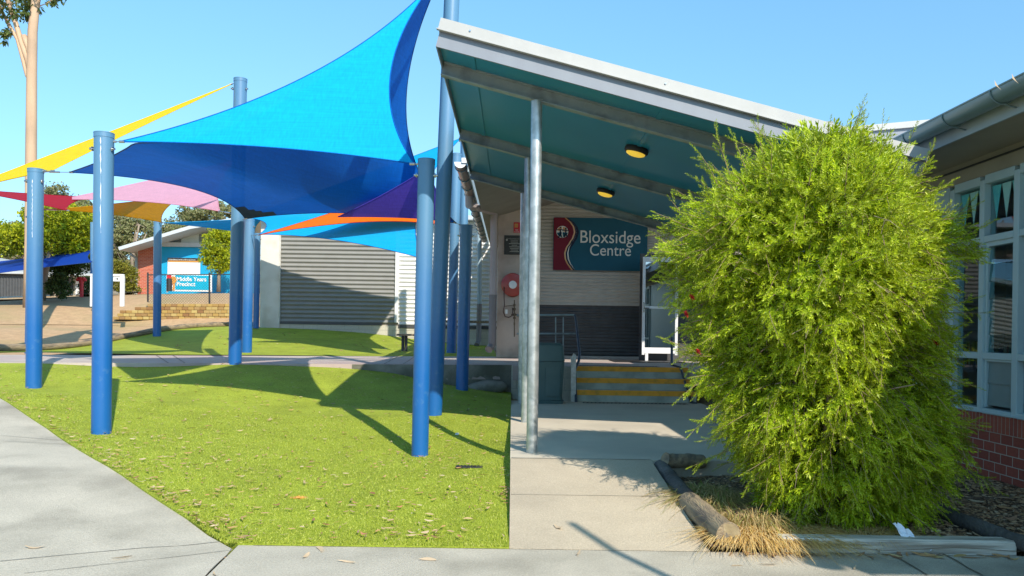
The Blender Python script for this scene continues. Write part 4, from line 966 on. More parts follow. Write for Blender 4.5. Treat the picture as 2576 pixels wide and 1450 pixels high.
# bunting inside the upper panes
M_penn = [pm('pennant_%s' % n_, c_, c2_, 14, .8) for n_, c_, c2_ in (('aqua',(.15,.60,.70),(.25,.75,.75)), ('pale',(.80,.92,.85),(.65,.85,.8)), ('mint',(.35,.80,.80),(.5,.88,.82)))]
bt = empty('bunting', (WX+.12, 6.9, 2.7), 'string of pale aqua paper pennants hanging inside the upper windows', 'bunting')
k = 0
for (a, b) in ((5.95,6.36),(6.42,6.83),(6.89,7.30)):
    n = 3; wd = (b-a)/n
    for j in range(n):
        yy = b - j*wd; m = MB(); m.extr([(WX+.052, yy-.005, 2.69), (WX+.052, yy-wd+.005, 2.69), (WX+.052, yy-wd/2, 2.38)], (.003,0,0)); m.build('pennant', M_penn[k%3], parent=bt); k += 1
m = MB(); m.tube([(WX+.105, 5.9, 2.695), (WX+.105, 7.32, 2.695)], .004, 6); m.build('string', M_white, parent=bt)
# eave: fascia, soffit, gutter, roof
EX = 3.68
MB().box((EX, Y0, 2.965), (EX+.02, Y1, 3.17)).build('eave_board', M_gutfascia, parent=wing)
MB().box((EX+.021, Y0, 2.985), (WX+.12, Y1, 3.0)).build('soffit', M_wallboard, parent=wing)
m = MB(); m.extr([(EX-.02, Y0, 3.175), (WX+4, Y0, 3.55), (WX+4, Y0, 3.60), (EX-.02, Y0, 3.205)], (0, Y1-Y0, 0)); m.build('roof', M_roofpale, parent=wing)
gt = empty('eave_gutter', (EX-.1, 6, 3.05)); gt.parent = wing; gt.location = Vector((EX-.1, 6, 3.05))-world_loc(wing)
GR = .092; gxc = EX-GR-.012; GZ = 3.135
halfround(MB(), (gxc, Y0, GZ), (gxc, 10.6, GZ), GR, 18).build('trough', M_gutter, parent=gt, smooth=40)
m = MB(); m.tube([(gxc-GR+.002, Y0, GZ+.004), (gxc-GR+.002, 10.6, GZ+.004)], .009, 8); m.build('bead', M_gutter, parent=gt, smooth=40)
yy = 1.2
while yy < 10.6:
    m = MB()
    pts = [Vector((gxc+math.cos(math.pi*i/16)*(GR+.006), yy, GZ-math.sin(math.pi*i/16)*(GR+.006))) for i in range(17)] + [Vector((EX+.0, yy, GZ-.12))]
    pts = pts[::-1]; m.tube(pts[1:], .006, 6); m.tube([(gxc, yy, GZ-GR-.004), (EX-.004, yy, GZ-GR-.03)], .006, 6); yy += .62
    m.build('bracket', M_gutter, parent=gt, smooth=True)
for px, py, Y in ((2512,206,5.35),(2556,190,5.15)):
    q = P(px, py+14, Y); m = MB(); m.add([q, q+Vector((-.03,0,.05)), q+Vector((-.025,0,.015)), q+Vector((.02,0,-.02))], [(0,1,2,3)]); o = m.build('gutter_leaf', M_litter, org=q)
    tag(o, 'small brownish leaf poking up from the slate gutter, %s' % ('left one' if px == 2512 else 'right one nearer the picture edge'), 'leaf')
# raised roof behind the wing
rr2 = empty('raised_roof', P(2250,340,12.2), 'pale higher roof edge with white capping rising behind the wing gutter', 'roof')
def quadpx(pts, Y, th, name, mat): return MB().extr([P(x,y,Y) for x,y in pts], (0,th,0)).build(name, mat, parent=rr2)
quadpx([(2105,322),(2700,268),(2700,285),(2105,337)], 12.1, .04, 'capping', M_cap)
quadpx([(2090,339),(2700,286),(2700,330),(2090,362)], 12.15, .04, 'fascia', M_fascia)
quadpx([(2070,364),(2700,331),(2700,460),(2070,400)], 12.2, 2.0, 'lower_roof', M_cap)
# unseen pole behind the camera's right shoulder, added to cast the footpath shadow
tip = PZ(1450, 1296, .12); H = 4.2; L_ = H/math.tan(SUN_EL); lpb = Vector((tip.x+SUN_H.x*L_, tip.y+SUN_H.y*L_, 0))
e = empty('unseen_pole', lpb, 'slim bare grey pole, unseen behind the photographer, added to cast the footpath shadow', 'unseen_pole')
MB().tube([lpb, lpb+Vector((0,0,H+.1))], .03, 14).build('post', M_galv, parent=e, smooth=40)
MB().tube([lpb, lpb+Vector((0,0,.12))], .06, 14).build('collar', M_galvd, parent=e, smooth=40)

MB().prism([(-60,-60),(60,-60),(60,-7),(-60,-7)], -.2, -.10).build('road', pm('asphalt', (.05,.05,.052), (.07,.07,.07), 30, .9, .3, 80), kind='structure')
# ------------------------------------------------------------------ foliage helpers
def rotmats(d, roll):
    """rotation matrices (n,3,3) taking +Z to d with given roll"""
    d = d/np.linalg.norm(d, axis=1, keepdims=True)
    ref = np.where(np.abs(d[:,2:3]) < .95, np.array([[0,0,1.]]), np.array([[1.,0,0]]))
    a = np.cross(ref, d); a /= np.linalg.norm(a, axis=1, keepdims=True); b = np.cross(d, a)
    c, s = np.cos(roll)[:,None], np.sin(roll)[:,None]
    x = a*c+b*s; y = -a*s+b*c
    return np.stack([x, y, d], axis=2)
def instance(tv, tf, pos, Rm, sc):
    n = len(pos); k = len(tv)
    V = np.einsum('nij,kj->nki', Rm, tv)*sc[:,None,None] + pos[:,None,:]
    Fq = (tf[None,:,:] + (np.arange(n)*k)[:,None,None]).reshape(-1, tf.shape[1])
    return V.reshape(-1,3), Fq
def sprig_template(rng, n=34, L=.16, leaf=.046, w=.0085, ang=52, bend=.02):
    V = []; Fq = []
    for i in range(n):
        t = (i+.5)/n; z = L*t; phi = i*2.399; a = R(ang*(1-.45*t**3) + rng.uniform(-10,10)); l = leaf*rng.uniform(.7,1.1)*(1-.35*t**4)*(.75+.25*min(1,t*4))
        d = np.array([math.cos(phi)*math.sin(a), math.sin(phi)*math.sin(a), math.cos(a)]); s = np.array([-math.sin(phi), math.cos(phi), 0])*w/2
        p = np.array([bend*t*t, 0, z]); b = len(V)
        V += [p, p+d*l*.45+s, p+d*l, p+d*l*.45-s]; Fq.append((b, b+1, b+2, b+3))
    # twig as thin quads
    for k in range(2):
        s = np.array([.0013,0,0]) if k == 0 else np.array([0,.0013,0]); b = len(V)
        V += [np.array([0,0,-.04])-s, np.array([0,0,-.04])+s, np.array([bend,0,L])+s*.4, np.array([bend,0,L])-s*.4]; Fq.append((b,b+1,b+2,b+3))
    return np.array(V), np.array(Fq)

# ------------------------------------------------------------------ bottlebrush shrub
bc = P(2052, 1290, 5.28); bc = Vector((bc.x+.01, 5.28, .06))
shrub = empty('bottlebrush_shrub', bc, 'big dense bright green bottlebrush shrub in the garden bed in front of the entrance', 'shrub')
prof = [(0.0,.34),(.10,.58),(.30,.72),(.57,.82),(.95,.91),(1.3,.95),(1.7,.99),(2.0,.99),(2.15,.93),(2.30,.82),(2.42,.66),(2.50,.45),(2.58,.2)]
def prad(z): return np.interp(z, [p[0] for p in prof], [p[1] for p in prof])
rs = np.random.default_rng(11)
lump = [(rs.uniform(-math.pi, math.pi), rs.uniform(.1, 2.9), rs.uniform(.16,.36), rs.uniform(-.30,.16)) for _ in range(150)] + [(rs.uniform(-math.pi, math.pi), rs.uniform(.5, 2.6), rs.uniform(.35,.5), rs.uniform(-.16,.18)) for _ in range(24)]
def lumpf(th, z):
    v = np.zeros_like(th)
    for (a, zz, w, h) in lump:
        da = np.angle(np.exp(1j*(th-a))); v += h*np.exp(-((da*.9)**2+(z-zz)**2)/(w*w)*1.6)
    return v
def shrub_points(n, fmin, fmax, rng):
    z = rng.uniform(.0, 2.58, n*2); th = rng.uniform(-math.pi, math.pi, n*2); keep = rng.uniform(0,1,n*2) < prad(z)/1.04; z, th = z[keep][:n], th[keep][:n]
    f = 1-(1-rng.uniform(fmin, fmax, len(z)))
    r = prad(z)*f*(1+lumpf(th, z))
    return np.stack([bc.x+.20*np.clip(1-z/1.2,0,1)+r*np.cos(th)*1.02, bc.y+r*np.sin(th)*.78, bc.z+z], 1), th, z
tmpl = [sprig_template(rs, n=int(rs.integers(22,30)), L=rs.uniform(.09,.15), leaf=.036, w=.0072, ang=50, bend=rs.uniform(.0,.04)) for _ in range(8)]
VV = []; FF = []; off = 0
def emit(pos, dirs, scs):
    global off
    pos, dirs, scs = np.array(pos), np.array(dirs), np.array(scs); idx = rs.integers(0, len(tmpl), len(pos))
    for k in range(len(tmpl)):
        s = idx == k
        if not s.any(): continue
        v, f = instance(tmpl[k][0], tmpl[k][1], pos[s], rotmats(dirs[s], rs.uniform(0, 6.28, s.sum())), scs[s]); VV.append(v); FF.append(f+off); off += len(v)
def flow(th, z, spread):
    """growth direction: upright at the crown, arching out in the middle, weeping below"""
    up = np.interp(z, [0,.5,1.2,1.8,2.2,2.5,2.7], [-1.1,-.85,-.6,-.2,.4,1.1,2.0])
    return np.stack([np.cos(th), np.sin(th), up], -1) + rs.normal(0, spread, (len(z),3))
# inner mass, darker because the outer sprays shade it
P_, th, z = shrub_points(2600, .25, .62, rs); emit(P_, flow(th, z, .7), rs.uniform(1.5, 2.2, len(z)))
P_, th, z = shrub_points(5200, .62, .92, rs); emit(P_, flow(th, z, .6), rs.uniform(.95, 1.4, len(z)))
tw = MB(); tips = []
def spray(p, d, L, droop, dense=1.0):
    """an arching shoot carrying overlapping leafy side sprigs"""
    n = max(5, int(L/.026*dense)); side = rs.normal(0,.10,3); pos = []; ds = []; sc = []
    curve = lambda t: p + d*L*t + (np.array([0,0,-droop]) + side)*L*t*t
    for k in range(n):
        t = (k+1)/n; tan = d + 2*t*(np.array([0,0,-droop])+side); tan = tan/np.linalg.norm(tan)
        lat = rs.normal(0,1,3); lat -= tan*lat.dot(tan); lat /= np.linalg.norm(lat); w = rs.uniform(.35,.9) if t < .97 else .05
        pos.append(curve(t)-tan*.03); ds.append(tan+lat*w); sc.append(rs.uniform(.62,.95)*(1.08-.35*t))
    emit(pos, ds, sc)
    tw.tube([curve(t) for t in (-.1, .2, .5, .8, 1.0)], .003, 4, False, [.003,.0026,.002,.0016,.001])
P_, th, z = shrub_points(1500, .86, 1.05, rs); D_ = flow(th, z, .33); D_ /= np.linalg.norm(D_, axis=1, keepdims=True)
for i in range(len(P_)):
    L = rs.uniform(.12,.26); spray(P_[i]-D_[i]*L*.6, D_[i], L, rs.uniform(.0,.35) if z[i] < 2.0 else rs.uniform(-.1,.15))
for (px, py, L) in ((2158,250,.42),(2228,310,.30),(1790,310,.34),(1760,360,.30),(1900,315,.30),(1975,330,.25),(1655,535,.26),(1695,480,.22),(2475,545,.44),(2430,620,.32),(2450,740,.3),(2350,365,.34),(2395,450,.32),(2075,300,.34),(2120,315,.3),(1850,345,.26),(2440,850,.3),(2430,1000,.3),(2425,1150,.3),(2420,1240,.25),(1700,1000,.22),(1740,1085,.24),(1680,860,.26),(1670,700,.28),(1655,600,.28),(2290,1340,.3),(2200,1345,.25)):
    tipp = np.array(P(px, py, 5.15)); cc = np.array([bc.x, bc.y, min(1.9, max(.9, tipp[2]-.5))]); d = tipp-cc; d /= np.linalg.norm(d)
    if py < 380: d = d+np.array([0,0,1.0]); d /= np.linalg.norm(d)
    if py > 900: d = d+np.array([0,0,-.6]); d /= np.linalg.norm(d)
    spray(tipp-d*L, d, L, .05, .9)
P_, th, z = shrub_points(110, .90, .98, rs)
for i in range(len(P_)):
    upv = np.interp(z[i], [0,.8,1.6,2.1,2.7], [-.9,-.3,.25,.8,2.4]); d = np.array([math.cos(th[i]), math.sin(th[i]), upv])+rs.normal(0,.22,3); d /= np.linalg.norm(d)
    spray(P_[i], d, rs.uniform(.16,.34), rs.uniform(-.05,.15), .75)
# bare and dead twigs hanging in the gaps
dead = MB()
P_, th, z = shrub_points(60, .80, .96, rs)
for i in range(len(P_)):
    d = np.array([math.cos(th[i])*.4, math.sin(th[i])*.4, -1.0])+rs.normal(0,.25,3); L = rs.uniform(.08,.2)
    dead.tube([P_[i], P_[i]+d*L*.5+rs.normal(0,.01,3), P_[i]+d*L], .002, 4, False, [.0022,.0016,.0009])
    for _ in range(2): s_ = P_[i]+d*L*rs.uniform(.2,.8); dead.tube([s_, s_+(d+rs.normal(0,.6,3))*.06], .0015, 3, False)
tag(dead.build('dead_twigs', pm('pale_twig', (.38,.30,.20), (.30,.22,.15), 14, .85), parent=shrub, fix=False), kind='stuff')
npmesh('foliage', np.concatenate(VV), np.concatenate(FF), M_leaf, parent=shrub)
tw.build('twigs', M_twig, parent=shrub, smooth=True, fix=False)
# stems
m = MB()
for k in range(22):
    a = rs.uniform(0,6.28); zt = rs.uniform(1.0,2.1); rt = prad(zt)*rs.uniform(.35,.6); b0 = bc+Vector((.1*math.cos(a),.1*math.sin(a),-.05))
    pts = [b0 + Vector((rt*math.cos(a)*(t/8)**1.3 + rs.normal(0,.015), rt*math.sin(a)*.85*(t/8)**1.3, zt*(t/8))) for t in range(9)]
    m.tube(pts, .02, 7, True, [.026*(1-t/10) for t in range(9)])
    for j in range(3):
        s = pts[rs.integers(3,8)]; dv = Vector((math.cos(a+rs.normal(0,.8)), math.sin(a+rs.normal(0,.8)), rs.uniform(-.5,.6)))*rs.uniform(.1,.22); m.tube([s, s+dv*.5+Vector((0,0,.03)), s+dv], .006, 5, True, [.008,.006,.003])
m.build('stems', M_twig, parent=shrub, smooth=True)
# red bottlebrush flowers
for (px, py) in ((1727,790),(1757,885),(2352,860),(2408,730),(1741,748)):
    c = np.array(P(px, py, 5.0 if px < 2000 else 4.9)); n = 60; d = rs.normal(0,1,(n,3)); d /= np.linalg.norm(d,axis=1,keepdims=True)
    ax = np.array([.3,-.5,-.6]); base = c + ax*rs.uniform(-.02,.02,(n,1)); tipv = base+d*.016; s = np.cross(d, ax); s /= np.linalg.norm(s,axis=1,keepdims=True); s *= .0022
    V = np.stack([base-s, base+s, tipv+s, tipv-s], 1).reshape(-1,3); Fq = np.arange(4*n).reshape(n,4)
    npmesh('flower', V, Fq, M_flower, parent=shrub)

# ------------------------------------------------------------------ grass clumps
def clump(name, c, rx, ry, n, L, mat, label, lean=(0,0), up=.9, seed=1, w=.006):
    r = np.random.default_rng(seed); V = []; Fq = []
    for i in range(n):
        a = r.uniform(0,6.28); q = math.sqrt(r.uniform(0,1)); p = np.array([c[0]+rx*q*math.cos(a), c[1]+ry*q*math.sin(a), c[2]])
        l = L*r.uniform(.5,1.1); out = np.array([math.cos(a)*q*1.0+lean[0]+r.normal(0,.5), math.sin(a)*q*1.0+lean[1]+r.normal(0,.5)]); up_ = up*r.uniform(.5,1.2)
        ns = 5; ww = w*r.uniform(.6,1.2); s = np.array([-out[1], out[0], 0.]); s = s/(np.linalg.norm(s)+1e-6)*ww/2; b = len(V)
        for k in range(ns+1):
            t = k/ns; x = out*l*(t*.55+.45*t*t)*.8; zz = l*up_*(t*1.25-1.35*t*t)
            qq = p + np.array([x[0], x[1], max(zz, -p[2]+.012+.004*r.random())]); f = (1-t*.85)
            V += [qq-s*f, qq+s*f]
        for k in range(ns): Fq.append((b+2*k, b+2*k+1, b+2*k+3, b+2*k+2))
    o = npmesh(name, np.array(V), np.array(Fq), mat, org=c); tag(o, label, 'grass clump'); return o
g1_ = PZ(1905,1330,.06)
clump('grass_clump', (g1_.x+.05, YF+.24, .05), .36, .13, 2600, .25, M_dry, 'golden dry grass tuft spilling over the timber edging beside the sawn log', (.05,-.75), .5, 3, .008)
clump('grass_clump', (g1_.x+.02, YF+.40, .07), .22, .10, 260, .30, M_drygreen, 'thin green blades standing up behind the golden dry tuft', (.1,-.3), 1.2, 13, .006)
g2_ = PZ(1760,1235,.12)
clump('grass_clump', (g2_.x+.03, g2_.y-.06, .08), .22, .26, 1700, .32, M_drygreen, 'half green, half straw-coloured grass tuft draped over the log by the ramp', (-.45,-.3), .7, 4, .008)
clump('grass_clump', (g1_.x+.62, YF+.27, .06), .34, .12, 1300, .18, M_dry, 'low flattened dry grass behind the sleeper under the shrub', (0,-.2), .35, 9)

# ------------------------------------------------------------------ leaf litter
def leafshape(r, L, W, curl):
    n = 6; V = []; 
    for k in range(n+1):
        t = k/n; wv_ = W*math.sin(math.pi*min(1, .06+.94*t))**.8*(1-.25*t); yb = curl*math.sin(t*math.pi*.9)*L*.4
        V += [(L*(t-.5), yb-wv_/2, 0), (L*(t-.5), yb+wv_/2, 0)]
    return np.array(V), np.array([(2*k, 2*k+1, 2*k+3, 2*k+2) for k in range(n)])
def litter(pts, mat, name, seed, Lr=(.05,.11), org=(0,0,0)):
    r = np.random.default_rng(seed); V = []; Fq = []; b = 0
    for (x, y, z) in pts:
        L = r.uniform(*Lr); v, f = leafshape(r, L, L*r.uniform(.12,.30), r.uniform(-.5,.5)); a = r.uniform(0,6.28)
        v = v.copy(); t = v[:,0]/L; v[:,2] += np.abs(t)**2*L*r.uniform(0,.5) + v[:,1]*r.uniform(-.6,.6)
        ca, sa = math.cos(a), math.sin(a); x_ = v[:,0]*ca-v[:,1]*sa; y_ = v[:,0]*sa+v[:,1]*ca
        V.append(np.stack([x_+x, y_+y, v[:,2]-v[:,2].min()+z], 1)); Fq.append(f+b); b += len(v)
    return npmesh(name, np.concatenate(V), np.concatenate(Fq), mat, org=org)
rl = np.random.default_rng(21); pts = []
while len(pts) < 2000:
    x, y = rl.uniform(-7.6,0), rl.uniform(4.6,12.8)
    if insidepoly(x, y, turfpoly) and rl.random() < (.55+.9*max(0,1-(y-4.6)/3)): pts.append((x, y, G(x,y)+.034))
for i in range(len(edge)-1):
    for k in range(60):
        q = edge[i].lerp(edge[i+1], rl.random()); o_ = abs(rl.normal(0,.12)); x, y = q.x+o_*.7, q.y+o_*.7
        if insidepoly(x, y, turfpoly): pts.append((x, y, G(x,y)+.036))
for (cx, cy, n_, sd) in ((-2.6,5.35,40,.16),(-1.9,4.85,35,.12),(-.55,4.8,25,.12),(-.08,5.6,40,.25),(-1.0,7.4,25,.2),(-4.0,7.5,30,.22),(-1.2,4.72,30,.3),(-2.9,6.2,45,.3),(-1.5,12.2,50,.3),(-4.0,7.0,40,.4)):
    for _ in range(n_):
        x, y = rl.normal(cx, sd), rl.normal(cy, sd)
        if insidepoly(x, y, turfpoly): pts.append((x, y, G(x,y)+.036))
tag(litter(pts, M_litter, 'leaf_litter', 5, (.03,.075)), 'scatter of small dead gum leaves over the front turf', 'leaf litter', kind='stuff')
pts = [(x, y, G(x,y)+.016) for x, y in zip(rl.uniform(-8,-.6,260), rl.uniform(17.3,20.8,260))]
tag(litter([p for p in pts if p[0] > -7+(p[1]-15)*.0 or True], M_litter, 'leaf_litter', 6), 'sparse dead leaves on the turf beyond the walkway', 'leaf litter', kind='stuff')
pts = [(x, y, bedz(x,y)+.015) for x, y in zip(rl.uniform(1.3,4.1,170), rl.uniform(YF+.05,5.9,170))] + [(x, y, .004) for x, y in zip(rl.uniform(1.1,3.6,70), YF-.005-np.abs(rl.normal(0,.05,70)))]
tag(litter(pts, M_litter, 'leaf_litter', 7, (.05,.13)), 'brown dead leaves around the garden bed and along the sleeper', 'leaf litter', kind='stuff')
lf = [((90,1392),'thin brown curled leaf on the left path, nearest the left edge'),((305,1408),'dark twisted leaf on the left path near the bottom of the picture'),((160,1128),'narrow reddish leaf beside the joint of the left path'),((545,1448),'small greenish leaf at the crack where both paths meet'),((895,1372),None),((1075,1412),'small red leaf on the front footpath right of its middle'),((870,1418),'oval rust-red leaf on the front footpath'),((770,1402),'dark red leaf on the front footpath, left of the oval one'),((800,1385),'long pale brown leaf at the edge of turf and footpath'),((1405,1345),'small yellow leaf on the ramp path'),((1930,1422),'thin brown twig-like leaf on the footpath below the sawn log'),((2150,1432),'pale brown leaf at the bottom of the footpath below the sleeper'),((1855,1425),'brown forked leaf on the footpath near the cracked log end'),((2290,1395),'yellow curled leaf beside the white tissue'),((1455,1395),'brown stick on the footpath in front of the ramp'),((1905,1388),'broad pinkish leaf lying before the golden tuft'),((280,1185),'red-brown leaf on the left path near the turf edge'),((330,1200),'pale twig-like leaf on the left path beside the turf edge')]
for i, ((px, py), lab) in enumerate(lf):
    if not lab: continue
    q = PZ(px, py, 0); 
    if px < 560 and py < 1300: q = PZ(px, py, .13)
    z = (rampf(q.x,q.y) if (q.y > YF and q.x > 0) else G(q.x,q.y)) + .004
    tag(litter([(q.x, q.y, z)], M_litter, 'fallen_leaf', 100+i, (.07,.12), org=(q.x,q.y,z)), lab, 'leaf', 'single fallen leaves on the concrete')
# turf pile: short blades that catch the light near the camera
rg = np.random.default_rng(55); n = 230000; xs_ = rg.uniform(-6.5, 0, n); ys_ = 4.58 + 5.0*rg.uniform(0, 1, n)**1.5
mgx = np.linspace(-9, .5, 96); mgy = np.linspace(4.4, 10, 70); GG = np.array([[G(x, y) for x in mgx] for y in mgy])
fx = (xs_-mgx[0])/(mgx[1]-mgx[0]); fy = (ys_-mgy[0])/(mgy[1]-mgy[0]); ix = fx.astype(int); iy = fy.astype(int); fx -= ix; fy -= iy
zs_ = GG[iy,ix]*(1-fx)*(1-fy)+GG[iy,ix+1]*fx*(1-fy)+GG[iy+1,ix]*(1-fx)*fy+GG[iy+1,ix+1]*fx*fy + .010
ex = np.array([p.x for p in edge]); ey = np.array([p.y for p in edge]); lim = np.interp(ys_, ey, ex); k_ = (xs_ > lim) & (xs_ < -.003) & (ys_ > YF)
xs_, ys_, zs_ = xs_[k_], ys_[k_], zs_[k_]; n = len(xs_)
d = rg.normal(0, .55, (n,3)); d[:,2] = 1; tv = np.array([(-.0022,0,0),(.0022,0,0),(0,.003,.016)]); tf = np.array([[0,1,2]])
v, f = instance(tv, tf, np.stack([xs_,ys_,zs_],1), rotmats(d, rg.uniform(0,6.28,n)), rg.uniform(.6,1.3,n))
o = npmesh('turf_pile', v, f, islandmat('turf_blade', [(.15,.22,.015),(.32,.39,.035),(.49,.53,.07),(.27,.35,.025),(.66,.64,.20)], .6, .25)); tag(o, 'short green pile of the synthetic turf', 'turf', kind='stuff')
# litter: tissue, crumpled paper, wrapper
def crumple(px, py, z, s, mat, name, label, cat, seed, flat=.35, long=1.0):
    q = PZ(px, py, z); bm = bmesh.new(); bmesh.ops.create_icosphere(bm, subdivisions=3, radius=1); r = random.Random(seed)
    for v in bm.verts: k = 1+r.uniform(-.35,.3); v.co = Vector((q.x+v.co.x*s*k*long, q.y+v.co.y*s*k, q.z+(v.co.z+.9)*s*flat*k))
    bm.verts.index_update(); m = MB(); m.add([v.co.copy() for v in bm.verts], [[v.index for v in f.verts] for f in bm.faces]); bm.free(); tag(m.build(name, mat, org=q), label, cat)
crumple(1241,1001,.27,.045,M_paper,'crumpled_paper','crumpled white paper on the shaded turf below the walkway edge','litter',1)
crumple(1193,992,.33,.03,pm('pink_wrap',(.35,.03,.12),None,20,.5),'wrapper','crumpled magenta wrapper on the shaded turf near the short dark pole','litter',2)
tq = PZ(2305,1392,0)
m = MB(); r = random.Random(8); n = 10
vs = []
for k in range(n+1):
    t = k/n; cx = tq.x-.06+.10*t; cy = tq.y+.12-.14*t; cz = .14*(1-t)**1.2+.01; wd = .028*math.sin(math.pi*min(1,t+.12))+.012+(.03 if t > .75 else 0)
    for j in range(6): u = j/5-.5; vs.append((cx+u*wd*2+r.uniform(-.004,.004), cy+r.uniform(-.006,.006), cz+r.uniform(-.006,.012)+.012*math.sin(j*2.2+k)))
m.add(vs, [(k*6+j, k*6+j+1, (k+1)*6+j+1, (k+1)*6+j) for k in range(n) for j in range(5)]); tag(m.build('paper_tissue', M_paper, org=tq), 'white crumpled tissue draped over the front of the timber sleeper', 'litter')
q = PZ(752,1256,.03); crumple(752,1256,.04,.04,M_gold,'yellow_scrap','small orange-yellow plastic scrap on the sunny turf','litter',4,.25,1.4)
q = PZ(1180,1186,.06); m = MB(); m.cbox((q.x-.12, q.y-.05, G(q.x,q.y)+.013), (q.x+.12, q.y+.05, G(q.x,q.y)+.022), .003)
for k in range(7): m.box((q.x-.105+k*.03, q.y-.045, G(q.x,q.y)+.0225), (q.x-.093+k*.03, q.y+.045, G(q.x,q.y)+.026))
tag(m.build('turf_drain', M_black, org=(q.x,q.y,G(q.x,q.y))), 'small black drain grate sunk in the turf near the ramp edge', 'grate')
q = PZ(1150,1105,.09); m = MB(); m.cbox((q.x-.02, q.y-.05, G(q.x,q.y)+.015), (q.x+.02, q.y+.05, G(q.x,q.y)+.03), .004); tag(m.build('white_peg', M_white, org=q), 'small white plastic piece on the turf between the poles and the ramp', 'litter')

# ------------------------------------------------------------------ log edging of the sandy bank
ee = MB(); r = random.Random(4)
pp = []
for a, b in zip(logpts, logpts[1:]):
    for k in range(6): t = k/6; p = a.lerp(b, t); pp.append((p.x, p.y, G(p.x, p.y)+.07))
ee.tube(pp, .08, 12, True, [.08*r.uniform(.8,1.15) for _ in pp]); tag(ee.build('log_edging', M_log, org=pp[len(pp)//2], smooth=True), 'long low log edging curving between the turf and the sandy ground', 'log edging')

# ------------------------------------------------------------------ far left: retaining wall, fence, arch, hydrant, buildings
RY = 30.0; rw = MB(); r = random.Random(9); sc_ = RY/F
for row in range(5):
    y1 = 805-row*8.1; xs0 = (284,288,300,330,368)[row]
    x = xs0 + (row%2)*6
    while x < 720:
        w_ = 15.0; a = P(x+.3, y1-.3, RY); b = P(min(x+w_-.3, 720), y1-7.8, RY); d_ = r.uniform(-.02,.02) + row*.02
        rw.cbox((a.x, RY+d_, a.z-.0), (b.x, RY+.30+d_, b.z), .015); x += w_
tag(rw.build('retaining_wall', M_cobble, org=P(450,805,RY)), 'low stepped retaining wall of yellow-brown split blocks below the chain fence', 'retaining wall')
MB().cbox((P(650,804,RY).x-4, RY-.4, P(500,808,RY).z), (P(650,804,RY).x, RY-.1, P(500,801,RY).z), .01)
fe = empty('chain_fence', P(450,766,RY+.4), 'black chain-link fence on top of the retaining wall', 'fence')
FYY = 30.5
for x in (372, 527, 682): MB().tube([P(x,767 if x > 400 else 760,FYY), P(x,686,FYY)], .035, 10).build('post', M_black, parent=fe, smooth=40)
m = MB(); m.tube([P(372,692,FYY), P(682,690,FYY)], .02, 8); m.build('top_rail', M_black, parent=fe, smooth=40)
m = MB(); a0, b0 = P(372,764,FYY), P(682,692,FYY); W_, H_ = b0.x-a0.x, b0.z-a0.z; step = .11; k = -H_
while k < W_:
    for sgn in (1,-1):
        xa_, xb_ = k, k+H_; za_, zb_ = (0, H_) if sgn == 1 else (H_, 0)
        ta = max(0, (0-xa_)/H_); tb_ = min(1, (W_-xa_)/H_)
        if ta < tb_:
            p = Vector((a0.x+xa_+H_*ta, FYY, a0.z+za_+(zb_-za_)*ta)); q = Vector((a0.x+xa_+H_*tb_, FYY+.002*sgn, a0.z+za_+(zb_-za_)*tb_)); m.tube([p,q], .0045, 3, False)
    k += step
m.build('wire_mesh', M_black, parent=fe, fix=False)
# Middle years building
BY = 45.0
mb = empty('precinct_building', P(440,735,BY), 'red brick and aqua building with a sloping pale roof, behind the chain fence', 'building')
def bq(x0,y0,x1,y1,Y,th,name,mat,par=mb): a, b = P(x0,y1,Y), P(x1,y0,Y); return MB().box((a.x, Y, a.z), (b.x, Y+th, b.z)).build(name, mat, parent=par)
bq(346,618,389,742,BY,.5,'brick_pier',M_redbrick)
bq(389.3,620,640,742,BY+.1,.5,'aqua_wall',M_aqua)
bq(389,613,640,620,BY-.05,.3,'string_course',M_roofpale)
m = MB(); m.extr([P(389,613,BY+.3), P(640,613,BY+.3), P(640,556,BY+.3), P(389,600,BY+.3)], (0,.3,0)); m.build('upper_wall', M_greyboard, parent=mb)
m = MB(); m.extr([P(456,612,BY+.2), P(500,612,BY+.2), P(500,578,BY+.2), P(456,588,BY+.2)], (0,.08,0)); m.build('pale_panel', M_ltboard, parent=mb)
m = MB(); m.extr([P(350,612,BY+.22), P(388,612,BY+.22), P(388,600,BY+.22)], (0,.3,0)); m.build('gable_board', M_greyboard, parent=mb)
m = MB(); m.extr([P(297,622,BY-1.5), P(300,630,BY-1.5), P(480,576,BY-1.5), P(700,540,BY-1.5), P(700,528,BY-1.5), P(480,567,BY-1.5)], (0,6,0)); m.build('roof', M_roofpale, parent=mb)
m = MB(); m.tube([P(328,640,BY), P(343,650,BY), P(343,740,BY)], .09, 8); m.build('downpipe', M_greyboard, parent=mb, smooth=40)
m = MB(); m.tube([P(512,574,BY+2), P(512,563,BY+2)], .12, 10); m.build('vent', M_ltboard, parent=mb)
